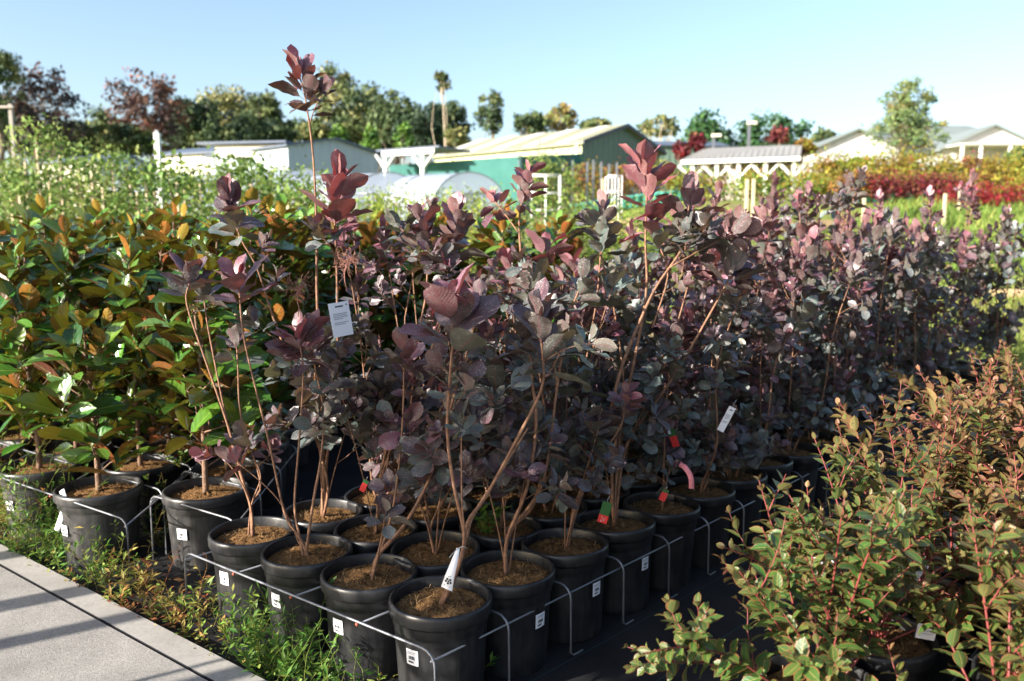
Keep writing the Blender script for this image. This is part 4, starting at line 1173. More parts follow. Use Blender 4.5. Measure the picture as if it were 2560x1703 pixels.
def gable_shed(root, P, u, Lu, w, Ww, zb, ze, za, m_side, m_gab, m_roof, over=.35, thick=.12, skylights=0, off=.5):
    """P: a ground corner; u along the ridge, w across. Walls, gables and two roof slabs as parts of root (world coordinates minus root)"""
    u = nrm(np.array([*u, 0.])); w = nrm(np.array([*w, 0.])); P = np.array([P[0], P[1], 0.]) - np.array([root.location.x, root.location.y, 0]); z0 = root.location.z
    Z = lambda z: UP * (z - z0)
    a, b, c, d = P, P + u * Lu, P + u * Lu + w * Ww, P + w * Ww
    for q, r in ((a, b), (d, c)):
        g = Geo(); sheet(g, [q + Z(zb), r + Z(zb), r + Z(ze), q + Z(ze)]); part('side_wall', g, m_side, root, False)
    for q, r in ((a, d), (b, c)):
        m = q + (r - q) * off
        g = Geo(); l = np.linalg.norm(r - q)
        g.add([q + Z(zb), r + Z(zb), r + Z(ze), m + Z(za), q + Z(ze)], [[0, 1, 2, 4]], [[2, 3, 4]], uv=[(0, 0), (l, 0), (l, 1), (l * off, 2), (0, 1)])
        part('gable_wall', g, m_gab, root, False)
    for s, e0, f in ((0, a, off), (1, d, 1 - off)):
        sg = 1 if s == 0 else -1; run = Ww * f; sl = (za - ze) / run
        e = e0 - w * sg * over - u * over + Z(ze - sl * over + .04); r = e0 + w * sg * run - u * over + Z(za + .04); LL = Lu + 2 * over
        g = Geo(); sheet(g, [e, e + u * LL, r + u * LL, r]); t = UP * -thick
        g.hexa([e + t, e + u * LL + t, r + u * LL + t, r + t, e - UP * .004, e + u * LL - UP * .004, r + u * LL - UP * .004, r - UP * .004])
        rf = part('roof', g, m_roof, root, False)
        if skylights and s == 0:
            for k in range(skylights):
                o = (k + .45) / skylights * LL; ww = LL / skylights * .38
                g = Geo(); sheet(g, [e + u * o + UP * .03, e + u * (o + ww) + UP * .03, r + u * (o + ww) + UP * .03, r + u * o + UP * .03]); part('skylight', g, M['skylight'], rf, False)


def boxpart(root, name, c, d, mat, rot=0.):
    g = Geo(); g.box(np.array(c, float) - np.array(root.location), d, 0, rot); return part(name, g, [mat], root, False)


def gz(X, Y): return float(ground_z(X, Y))


def build_buildings():
    # green machinery shed
    t = R(42); P = ov(1454 / K, 400, 55.); u = (-cos(t), sin(t)); w = (sin(t), cos(t)); ze = ov(1454 / K, 326, 55.)[2]; za = ze + 1.55
    z0 = gz(P[0], 55)
    r = thing('green_shed', 'green metal shed with striped olive and white roof and sunlit yellow side wall', 'shed', (P[0], P[1], z0))
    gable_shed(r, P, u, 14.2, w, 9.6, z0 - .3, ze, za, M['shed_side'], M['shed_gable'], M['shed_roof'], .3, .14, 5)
    un = nrm(np.array([*u, 0])); wn = nrm(np.array([*w, 0]))
    boxpart(r, 'downpipe', P * [1, 1, 0] - wn * .08 + un * .35 + UP * (z0 + (ze - z0) * .5), (.22, .16, ze - z0), M['white'], -t)
    dr = np.array([P[0], P[1], 0]) + wn * 5.2 - un * .05
    boxpart(r, 'roller_door', dr + UP * (z0 + 1.35), (.12, 2.6, 2.7), M['shed_blue'], -t)
    boxpart(r, 'door_head', dr + UP * (z0 + 2.85), (.16, 2.9, .3), M['dark_trim'], -t)
    g = Geo(); q = np.array([0, 0, 0]) - un * .34
    for s0, s1 in ((0, .5), (.5, 1)):
        a = q + wn * (9.6 * s0 - .3 * (s0 == 0)) ; b = q + wn * (9.6 * s1 + .3 * (s1 == 1)); za0 = ze + (za - ze) * (0 if s0 == 0 else 1) - z0; zb0 = ze + (za - ze) * (1 if s1 == .5 else 0) - z0
        g.hexa([a + UP * (za0 - .2), b + UP * (zb0 - .2), b - un * .05 + UP * (zb0 - .2), a - un * .05 + UP * (za0 - .2), a + UP * (za0 + .06), b + UP * (zb0 + .06), b - un * .05 + UP * (zb0 + .06), a - un * .05 + UP * (za0 + .06)])
    part('barge_board', g, [M['dark_trim']], r, False)
    # teal shade cloth screen round its foot
    A = ov(974 / K, 381, 52); B = ov(1301 / K, 360, 47.5); C = ov(1458 / K, 354, 53.5)
    r = thing('shade_cloth_screen', 'long teal shade cloth screen in front of the green shed', 'screen', (A[0], A[1], gz(A[0], A[1])))
    for p, q in ((A, B), (B, C)):
        g = Geo(); o = np.array(r.location); n = nrm(np.array([-(q - p)[1], (q - p)[0], 0])) * .04; pz, qz = gz(*p[:2]) - .2, gz(*q[:2]) - .2
        pb = np.array([p[0], p[1], pz]) - o; qb = np.array([q[0], q[1], qz]) - o; pt, qt = p - o, q - o
        g.hexa([pb, qb, qb + n, pb + n, pt, qt, qt + n, pt + n]); part('cloth_panel', g, [M['cloth']], r, False)
        m = 7
        for k in range(m):
            c = p + (q - p) * k / (m - 1) + n * 2.2; zz = gz(c[0], c[1]); g = Geo(); g.tube([np.array([c[0], c[1], zz]) - o, c - o + UP * .1], .05, 6); part('post', g, [M['wire']], r)
    # dark shed past the green one
    P = ov(1503, 395, 74.); z0 = gz(P[0], 74)
    r = thing('dark_shed', 'dark grey metal shed half hidden behind the green shed', 'shed', (P[0], P[1], z0))
    gable_shed(r, P, (1, .12), 6.5, (-.12, 1), 5., z0 - .5, ov(1503, 332, 74.)[2], ov(1503, 318, 74.)[2], M['shed_gable'], M['shed_gable'], M['shed_blue_roof'])
    # pale blue shed on the left
    Pc = ov(664, 392, 50.); z0 = gz(Pc[0], 50); ze = ov(868, 352, 55.)[2]; za = ov(765, 318, 52.5)[2]
    r = thing('pale_blue_shed', 'long pale blue metal shed with a low gable facing the tunnels', 'shed', (Pc[0], Pc[1], z0))
    gable_shed(r, Pc, (-.74, .67), 13., (.67, .74), 6.8, z0 - .4, ze, za, M['shed_blue'], M['shed_blue'], M['shed_blue_roof'], .25, .12, 0, .5)
    g = Geo(); o = np.array(r.location)
    # lean-to with cream fascia on its left
    a = ov(498, 360, 53); zt = ov(498, 341, 53)[2]
    r2 = thing('cream_fronted_shed', 'low shed with cream fascia and dark roof joined to the pale blue shed', 'shed', (a[0], a[1], gz(a[0], a[1])))
    b = ov(668, 360, 52.2); c = (a + b) / 2; ln = np.linalg.norm((b - a)[:2]); ang = math.atan2((b - a)[1], (b - a)[0])
    boxpart(r2, 'fascia', [c[0], c[1], (ov(580, 334, 52.6)[2] + ov(580, 361, 52.6)[2]) / 2], (ln, .25, ov(580, 334, 52.6)[2] - ov(580, 361, 52.6)[2]), M['cream'], ang)
    zl = ov(580, 361, 52.6)[2]; zg = gz(c[0], c[1])
    boxpart(r2, 'wall', [c[0], c[1] + 2.6, (zl + zg) / 2], (ln, .2, zl - zg + .3), M['cream'], ang)
    boxpart(r2, 'roof', [c[0] - .3, c[1] + 1.6, ov(580, 333, 52.6)[2] + .1], (ln + 1.0, 4., .14), M['shed_blue_roof'], ang)
    # long low roofs further left
    for lab, x0, x1, yt, yb, Y, rm in (('long low shed with dark roof left of the cream fronted shed', 368, 500, 347, 392, 58, 'shed_blue_roof'), ('far blue roofed shed low behind the saplings', 78, 230, 366, 385, 60, 'shed_blue_roof')):
        a, b = ov(x0, yb, Y), ov(x1, yb, Y - 2); z0 = gz(a[0], Y)
        r = thing('long_shed', lab, 'shed', (a[0], a[1], z0)); d = b - a
        gable_shed(r, a, (d[0], d[1]), np.linalg.norm(d[:2]), (-d[1], d[0]), 5., z0 - .5, ov(x0, yt + 8, Y)[2], ov(x0, yt - 4, Y + 2)[2], M['cream'], M['shed_blue'], M[rm], .3, .12)
    # open pergola between the sheds
    a, b = ov(880, 352, 50), ov(1000, 349, 48); z0 = gz(a[0], 50)
    r = thing('open_carport', 'open white posted carport roof between the two metal sheds', 'carport', (a[0], a[1], z0)); d = nrm(b - a); ang = math.atan2(d[1], d[0]); ln = np.linalg.norm(b - a); n = np.array([-d[1], d[0], 0]); c = (a + b) / 2
    boxpart(r, 'roof', c + n * 1.5 + UP * .2, (ln + .8, 3.2, .1), M['shed_blue_roof'], ang); boxpart(r, 'beam', c, (ln, .14, .3), M['white'], ang)
    for s in (.06, .78):
        p = a + (b - a) * s; boxpart(r, 'post', [p[0], p[1], (p[2] + z0) / 2 - .1], (.22, .2, p[2] - z0), M['white'], ang)
        for e in (-1, 1):
            g = Geo(); q = p + d * e * .75 - UP * .12 - np.array(r.location); g.tube([q, p - UP * 1. - np.array(r.location)], .08, 4); part('brace', g, [M['white']], r, False)
    # braced white shelter on the right
    Y = 56.; a, b = ov(1580, 368, Y + 1.5), ov(1832, 362, Y - 1.); z0 = gz(b[0], b[1]); d = nrm((b - a) * [1, 1, 0]); n = np.array([-d[1], d[0], 0]); ln = np.linalg.norm((b - a)[:2]); ang = math.atan2(d[1], d[0])
    r = thing('white_shelter', 'open shelter with white braced posts and grey pitched roof', 'shelter', (a[0], a[1], z0)); o = np.array(r.location)
    zf = b[2]; ztop = ov(1860, 327, Y)[2]; a0 = np.array([a[0], a[1], 0]) - [o[0], o[1], 0]
    Dp = 5.6
    g = Geo(); e = a0 - n * .4 + UP * (zf - o[2] + .05); rg_ = a0 + n * Dp / 2 + d * 0. + UP * (ztop - o[2]); sheet(g, [e - d * .3, e + d * (ln + .3), rg_ + d * (ln + .3), rg_ - d * .3 + d * 1.2]); part('roof', g, M['slate_roof'], r, False)
    g = Geo(); e = a0 + n * (Dp + .4) + UP * (zf - o[2] + .05); sheet(g, [e - d * .3, e + d * (ln + .3), rg_ + d * (ln + .3), rg_ - d * .3 + d * 1.2]); part('roof', g, M['slate_roof'], r, False)
    g = Geo(); p = a0 + d * ln; g.add([p + UP * (zf - o[2]), p + n * Dp + UP * (zf - o[2]), p + n * Dp / 2 + UP * (ztop - o[2] - .1)], None, [[0, 1, 2]]); part('gable_wall', g, M['weatherboard'], r, False)
    boxpart(r, 'fascia', a0 + o * [1, 1, 0] + d * ln / 2 - n * .42 + UP * (zf - .13), (ln + .6, .1, .26), M['white'], ang)
    boxpart(r, 'back_wall', a0 + o * [1, 1, 0] + d * ln / 2 + n * (Dp - .6) + UP * ((zf + z0) / 2), (ln, .2, zf - z0), M['stucco'], ang)
    boxpart(r, 'window', a0 + o * [1, 1, 0] + d * ln * .86 + n * (Dp - .74) + UP * (z0 + 1.6), (1.3, .1, 1.0), M['cloth'], ang)
    for s in (.06, .29, .49, .735, .985):
        p = a0 + o * [1, 1, 0] + d * ln * s; boxpart(r, 'post', p + UP * ((zf + z0) / 2 - .2), (.24, .22, zf - z0), M['white'], ang)
        for e in (-1, 1):
            g = Geo(); q = p + d * e * .95 + UP * (zf - .3) - o; g.tube([q, p + UP * (zf - 1.35) - o], .1, 4); part('brace', g, [M['white']], r, False)
    # white weatherboard house with grey green roof
    Y = 70.; P = ov(1872, 400, Y); z0 = gz(P[0], Y); ze = ov(1872, 339, Y)[2]; za = ov(1957, 297, Y)[2]; W_ = ov(2062, 380, Y)[0] - P[0]
    r = thing('white_house', 'white weatherboard house with a front gable and grey green roof behind the tree', 'house', (P[0], P[1], z0)); o = np.array(r.location)
    gable_shed(r, P, (0.05, 1), 9, (1, -.05), W_, z0 - .5, ze, za, M['weatherboard'], M['weatherboard'], M['grey_roof'], .5, .16)
    boxpart(r, 'eave_band', [P[0] + W_ / 2, P[1] - .12, ze - .05], (W_, .1, .22), M['dark_trim'], -.05)
    a = ov(1990, 330, Y + 4); zr = ov(2100, 285, Y + 6)[2]; zl = ov(2100, 330, Y + 3)[2]
    x0, x1 = ov(1960, 300, Y + 8)[0], ov(2292, 300, Y + 8)[0]; g = Geo(); y0, y1 = Y + 2.5, Y + 12
    V = np.array([(x0, y0, zl), (x1, y0, zl), (x1, y1, zl), (x0, y1, zl), (x0 + 1.5, (y0 + y1) / 2, zr), (x1 - 3., (y0 + y1) / 2, zr)]) - o
    for q in ([0, 1, 5, 4], [2, 3, 4, 5]): sheet(g, V[q])
    g.add(V, None, [[1, 2, 5], [3, 0, 4]]); part('main_roof', g, M['grey_roof'], r, False)
    boxpart(r, 'main_wall', [(x0 + x1) / 2, y0 + 4.8, (zl + z0) / 2 - .2], (x1 - x0 - 1., 8., zl - z0 + .3), M['weatherboard'])
    # right house with verandah
    Y = 64.; a, b = ov(2205, 345, Y), ov(2470, 345, Y - 2); z0 = gz(b[0], Y); ze = ov(2205, 331, Y)[2]; za = ov(2352, 279, Y)[2]
    r = thing('verandah_house', 'cream house with gabled verandah at the right picture edge', 'house', (a[0], a[1], z0)); o = np.array(r.location); wd = b[0] - a[0]
    gable_shed(r, (a[0], a[1] + 2.2), (0.03, 1), 8, (1, -.03), wd, z0 - .4, ze, za, M['weatherboard'], M['weatherboard'], M['grey_roof'], .5, .16)
    boxpart(r, 'verandah_roof', [a[0] + wd / 2, a[1] + .9, ze - .05], (wd, 2.6, .14), M['cream'])
    for s in (.03, .22, .52, .8): boxpart(r, 'verandah_post', [a[0] + wd * s, a[1] - .2, (ze + z0) / 2 - .1], (.18, .18, ze - z0), M['white'])
    boxpart(r, 'window', [a[0] + wd * .30, a[1] + 2.05, z0 + (ze - z0) * .66], (1.8, .1, 1.1), M['glass']); boxpart(r, 'balustrade', [a[0] + wd * .55, a[1] - .2, z0 + 1.], (wd * .9, .08, .9), M['white'])
    boxpart(r, 'door', [a[0] + wd * .62, a[1] + 2.05, z0 + 1.25], (1.0, .1, 2.1), M['stucco'])


def build_tunnels():
    """clear poly tunnels: arched sheet on hoops, end wall with a door frame"""
    d = nrm(np.array([-.86, .50, 0])); n = np.array([d[1], -d[0], 0])
    for lab, x0, x1, yt, Y, Ln in (('poly tunnel with a rounded clear end, left of the pair', 800, 985, 397, 36., 16.), ('poly tunnel with a rounded clear end, right of the pair', 995, 1168, 397, 35., 16.), ('far left poly tunnel behind the tall smokebush leader', 615, 800, 389, 40., 14.)):
        a, b = ov(x0, 432, Y), ov(x1, 432, Y); c = (a + b) / 2; w = (b - a)[0]; zt = ov((x0 + x1) / 2, yt, Y)[2]; z0 = gz(c[0], Y) ; h = zt - z0; eh = h * .35
        r = thing('poly_tunnel', lab, 'greenhouse', (c[0], c[1], z0), 0, 'poly tunnels')
        e = np.array([1., .25, 0]); e /= np.linalg.norm(e)
        def arc(m=18):
            out = [(-.5 * w, 0)]
            for k in range(m + 1):
                t = pi * (1 - k / m); out.append((cos(t) * .5 * w, eh + sin(t) * (h - eh)))
            return out + [(.5 * w, 0)]
        A = arc(); g = Geo(); V = [e * x + UP * z for x, z in A] + [e * x + UP * z + d * Ln for x, z in A]; m = len(A)
        g.add(V, [[k, k + 1, m + k + 1, m + k] for k in range(m - 1)]); part('cover', g, [M['poly']], r)
        g = Geo(); g.add([e * x * .995 + UP * z * .995 - d * .01 for x, z in A] + [UP * 0], None, [[k, k + 1, m] for k in range(m - 1)]); part('end_wall', g, [M['poly']], r, False)
        for k in range(9):
            g = Geo(); g.tube([e * x * 1.004 + UP * z * 1.004 + d * Ln * k / 8 for x, z in A], .028, 5); part('hoop', g, [M['wire']], r)
        g = Geo()
        for s in (-.16, .16): g.tube([e * w * s - d * .04, e * w * s + UP * h * .62 - d * .04], .03, 5)
        g.tube([e * w * -.36 + UP * h * .62 - d * .04, e * w * .36 + UP * h * .62 - d * .04], .03, 5); part('door_frame', g, [M['wire']], r)
        boxpart(r, 'doorway_shade', c * [1, 1, 0] + UP * (z0 + h * .3) + d * .12, (w * .30, .04, h * .58), M['dark'], math.atan2(e[1], e[0]))  # solid dark panel painted in place of the shade inside the tunnel


# ------------------------------------------------------------------ trees and far plants
def crown(L, rg, c, rx, rz, nl, ls, tone, nclump, clr=.34, vary=.22, cone=0., hollow=.35):
    """leaf clumps through an uneven crown"""
    cs = []
    for k in range(nclump):
        v = nrm(rg.normal(0, 1, 3)); f = rg.uniform(hollow, 1.) ** .7
        p = v * f; zz = p[2]
        sc = 1 - cone * np.clip((zz + 1) / 2, 0, 1)
        cs.append((c + np.array([p[0] * rx * sc, p[1] * rx * sc, p[2] * rz]), sc))
    per = max(6, nl // nclump)
    for q, sc in cs:
        r = min(rx, rz) * clr * rg.uniform(.6, 1.25) * (.45 + .55 * sc) if cone else min(rx, rz) * clr * rg.uniform(.6, 1.25); m = int(per * rg.uniform(.6, 1.4)); tn = tone + rg.normal(0, vary)
        v = rg.normal(0, 1, (m, 3)); v /= np.linalg.norm(v, axis=1)[:, None]; f = rg.uniform(.35, 1.05, m) ** .6
        p = q + v * (r * f)[:, None] * [1.15, 1.15, .8]
        dd = rg.normal(0, 1, (m, 3)); dd[:, 2] -= .25; u = v + rg.normal(0, .5, (m, 3)) + [0, 0, .35]
        L.add(p, dd, u, ls * rg.uniform(.6, 1.3, m), tn + rg.normal(0, .08, m))
    return [q for q, s in cs]


def tree(name, lab, x, yt, yb, hw, Y, mat, tone, seed, nl=3000, clumps=46, bark='treebark', cone=0., ls=None, clr=.36, cat='tree', trunk_r=None, group=None, vary=.22, hollow=.35):
    rg = np.random.default_rng(seed); top = ov(x, yt, Y); bot = ov(x, yb, Y); rx = hw * K / FPX * Y; zg = gz(top[0], Y); base = np.array([top[0], Y, zg]); rz = (top[2] - bot[2]) / 2; c = np.array([top[0], Y, (top[2] + bot[2]) / 2])
    L = Leaves(); rx *= 1.1; cs = crown(L, rg, c - base, rx, rz, nl, ls or Y * .0054, tone, clumps, clr, vary, cone, hollow)
    r = thing(name, lab, cat, base, 0, group); g = Geo(); h = c[2] - zg; tr = trunk_r or max(.05, h * .022)
    ctr = c - base
    P = bend_path((0, 0, -.2), ctr + UP * rz * .35, rg, 7, .03, tr * .3); g.tube(P, np.linspace(tr, tr * .3, 7), 7)
    for q in cs[::3]:
        i = int(rg.integers(2, 6)); g.tube(bend_path(P[i], q, rg, 5, .12, tr * .15), np.linspace(tr * .4, tr * .1, 5), 5)
    part('trunk', g, [M[bark]], r); f = Geo(); L.bake(f, T_OVAL, rg); part('crown', f, [M[mat]], r)
    return r


def build_trees():
    T = [
        ('gum_tree', 'tall eucalypt cut by the left picture edge', -14, 62, 300, 45, 70, 'tree', .62, {}),
        ('bronze_tree', 'dark bronze leaved tree near the left edge by the utility pole', 95, 152, 345, 74, 74, 'bronze_tree', .72, dict(clr=.22, nl=2600, clumps=60)),
        ('gum_tree', 'dark tree low at the left edge behind the utility pole', 28, 215, 350, 48, 80, 'tree', .85, {}),
        ('bronze_tree', 'reddish brown tree standing alone left of the pale yellow crown', 330, 170, 345, 80, 84, 'bronze_tree', .30, dict(clr=.24, nl=3000, clumps=60)),
        ('gum_tree', 'small grey green tree left of the reddish brown tree', 236, 248, 360, 42, 92, 'tree', .5, {}),
        ('gum_tree', 'dull green tree filling the gap right of the bronze leaved tree', 165, 278, 365, 50, 88, 'tree', .6, {}),
        ('gum_tree', 'olive tree low in front of the reddish brown tree', 290, 290, 365, 52, 80, 'tree', .45, {}),
        ('gum_tree', 'dark green tree between the reddish brown and the yellow crowns', 440, 218, 350, 48, 96, 'tree', .75, {}),
        ('gum_tree', 'broad pale yellow crowned eucalypt', 515, 200, 320, 60, 104, 'tree', .02, dict(nl=2800, clumps=50, vary=.1)),
        ('gum_tree', 'dark tree under the pale yellow crown', 520, 262, 350, 66, 96, 'tree', .8, {}),
        ('gum_tree', 'narrow olive tree right of the pale yellow crown', 605, 210, 345, 36, 100, 'tree', .45, {}),
        ('gum_tree', 'dark tree behind the pale blue shed roof, left part', 610, 272, 350, 55, 90, 'tree', .75, {}),
        ('gum_tree', 'tall open eucalypt right of the smokebush leader', 772, 156, 320, 58, 112, 'tree', .36, dict(clr=.22, nl=2600, clumps=55)),
        ('gum_tree', 'rounded olive tree beside the tall open eucalypt', 835, 195, 330, 48, 106, 'tree', .45, {}),
        ('gum_tree', 'round dense tree with a bright green top', 905, 207, 335, 50, 100, 'tree', .62, dict(clr=.36)),
        ('gum_tree', 'dark dense tree right of the bright topped one', 970, 243, 345, 55, 98, 'tree', .95, dict(vary=.1)),
        ('gum_tree', 'dark tree behind the bare pale trunk', 1035, 238, 335, 38, 105, 'tree', .8, {}),
        ('gum_tree', 'thin tall tree with a tuft on top and bare pale trunk', 1014, 166, 212, 14, 90, 'tree', .55, dict(nl=420, clumps=12, bark='palebark', trunk_r=.15)),
        ('gum_tree', 'narrow two tiered tree standing clear against the sky', 1128, 212, 308, 25, 120, 'tree', .5, dict(nl=1200, clumps=26)),
        ('gum_tree', 'low rounded tree behind the green shed roof, left part', 1225, 260, 308, 40, 120, 'tree', .55, dict(nl=1400)),
        ('gum_tree', 'pinkish sparse tree behind the green shed ridge', 1290, 242, 308, 32, 125, 'airy', .08, dict(nl=1000, clr=.22)),
        ('gum_tree', 'small tree tops right of the pinkish tree', 1372, 275, 302, 36, 120, 'tree', .45, dict(nl=900)),
        ('gum_tree', 'sparse tree with pale forked branches right of the green shed', 1520, 266, 320, 46, 112, 'tree', .2, dict(nl=900, clr=.2, bark='palebark')),
        ('dense_tree', 'dense dark green tree, left of the pair behind the white shelter', 1630, 262, 385, 60, 82, 'lush', .62, dict(nl=3200, clumps=60, vary=.12)),
        ('dense_tree', 'dense dark green tree, right of the pair behind the white shelter', 1765, 258, 385, 82, 82, 'lush', .66, dict(nl=4600, clumps=60, vary=.12)),
        ('maple_tree', 'small crimson tree in front of the dark green pair', 1792, 294, 335, 17, 62, 'maple', .22, dict(nl=700, clumps=18, vary=.03)),
        ('maple_tree', 'dull red tree left of the white shelter', 1606, 306, 350, 15, 60, 'maple', .15, dict(nl=900, clumps=20, vary=.03)),
        ('maple_tree', 'purplish red tree beside the dark grey shed', 1570, 326, 366, 15, 60, 'maple', .15, dict(nl=800, clumps=18, vary=.03)),
        ('tall_tree', 'airy pale green conical tree in front of the white house', 2095, 168, 388, 100, 42, 'airy', .55, dict(nl=6500, clumps=150, cone=.62, clr=.17, ls=.16, hollow=.1)),
        ('conifer', 'small bright green conifer, left of the three by the shed', 782, 284, 335, 20, 80, 'lush', .12, dict(nl=900, clumps=24, cone=.7)),
        ('conifer', 'small bright green conifer, middle of the three by the shed', 853, 290, 350, 22, 80, 'lush', .1, dict(nl=900, clumps=24, cone=.7)),
        ('conifer', 'small bright green conifer, right of the three by the shed', 930, 284, 350, 25, 80, 'lush', .08, dict(nl=1000, clumps=24, cone=.7)),
        ('gum_tree', 'yellowish bush tree at the foot of the bare pale trunk', 1050, 290, 340, 22, 82, 'tree', .1, dict(nl=900)),
        ('gum_tree', 'olive tree behind the pale blue gable', 722, 275, 330, 42, 95, 'tree', .3, {}),
        ('gum_tree', 'dark low tree line filling behind the carport', 1000, 300, 350, 85, 108, 'tree', .8, {}),
        ('autumn_tree', 'orange tinted bush tree beside the white house wall', 1852, 320, 355, 22, 58, 'maple', .72, dict(nl=700)),
        ('airy_bush', 'leafy bush tree in front of the verandah house', 2345, 342, 385, 18, 46, 'airy', .6, dict(nl=800)),
        ('airy_bush', 'yellow green sapling before the white house wall', 1985, 360, 400, 24, 40, 'shrub', .25, dict(nl=700)),
        ('gum_tree', 'dark tree line low between the bronze and reddish trees', 205, 305, 365, 95, 100, 'tree', .7, {}),
        ('gum_tree', 'dark tree line low behind the cream fronted shed', 400, 275, 360, 90, 104, 'tree', .75, {}),
        ('gum_tree', 'dark tree line behind the three small conifers', 860, 262, 350, 120, 112, 'tree', .75, dict(nl=4200, clumps=70)),
        ('gum_tree', 'dark tree line low behind the saplings at far left', 110, 300, 370, 110, 96, 'tree', .75, dict(nl=4200, clumps=70)),
        ('gum_tree', 'dark tree line behind the pale blue shed roof', 640, 268, 362, 110, 108, 'tree', .7, dict(nl=4200, clumps=70)),
        ('gum_tree', 'distant round tree behind the white house', 1900, 300, 335, 22, 130, 'tree', .55, dict(nl=600)),
    ]
    for k, (n, lab, x, yt, yb, hw, Y, m, tone, kw) in enumerate(T): tree(n, lab, x, yt, yb, hw, Y, m, tone, 40 + k * 3, **kw)


def bush(name, lab, x, yt, Y, w, mat, tone, seed, group, nl=520, ls=.06, clumps=22, tm=None, low=.25, pot=None, stake=False, vary=.15, cat='shrub', stemh=None, shape=.5):
    """small plant whose top is seen at (x, yt); foliage down to `low` of its height"""
    rg = np.random.default_rng(seed); top = ov(x, yt, Y); zg = gz(top[0], Y); h = max(.5, top[2] - zg)
    r = thing(name, lab, cat, (top[0], Y, zg), 0, group); L = Leaves(); g = Geo(); cs = []
    for k in range(clumps):
        f = rg.uniform(low, 1) if k else .97; rr = w * .5 * rg.uniform(.0, 1) ** .6 * (1 - abs(f - .5 - .1) * shape); az = rg.uniform(0, 6.28)
        q = np.array([cos(az) * rr, sin(az) * rr, f * h - .04]); m = nl // clumps; v = rg.normal(0, 1, (m, 3)); rc = w * .19
        u = rg.normal(0, .7, (m, 3)) + UP; dd = nrm(v[0]) * 0 + rg.normal(0, 1, (m, 3)) + [0, 0, .4]
        L.add(q + v * rc * [.7, .7, .8], dd, u, ls * rg.uniform(.6, 1.3, m), tone + rg.normal(0, vary) + rg.normal(0, .08, m)); cs.append(q)
    g.tube(bend_path((0, 0, 0), (rg.normal(0, .03), rg.normal(0, .03), h * .93), rg, 6, .02, .004), np.linspace(.016, .005, 6), 5)
    for q in cs[::3]: g.tube([(0, 0, q[2] * .6), q * [.5, .5, .85], q], [.006, .004, .003], 4)
    part('stem', g, [M['magbark']], r); f = Geo(); L.bake(f, tm or T_OVAL, rg); part('foliage', f, [M[mat]], r)
    if pot:
        p = Geo(); s = pot[1]; p.lathe([(0, 0), (.12 * s, 0), (.145 * s, .28 * s), (.16 * s, .285 * s), (.16 * s, .33 * s), (.145 * s, .33 * s), (.14 * s, .29 * s), (0, .3 * s)], 16); part('pot', p, [M[pot[0]]], r)
    if stake:
        p = Geo(); p.box((.04, -.05, h * .45), (.025, .025, h * .9)); part('stake', p, [M['stake']], r, False)
    return r


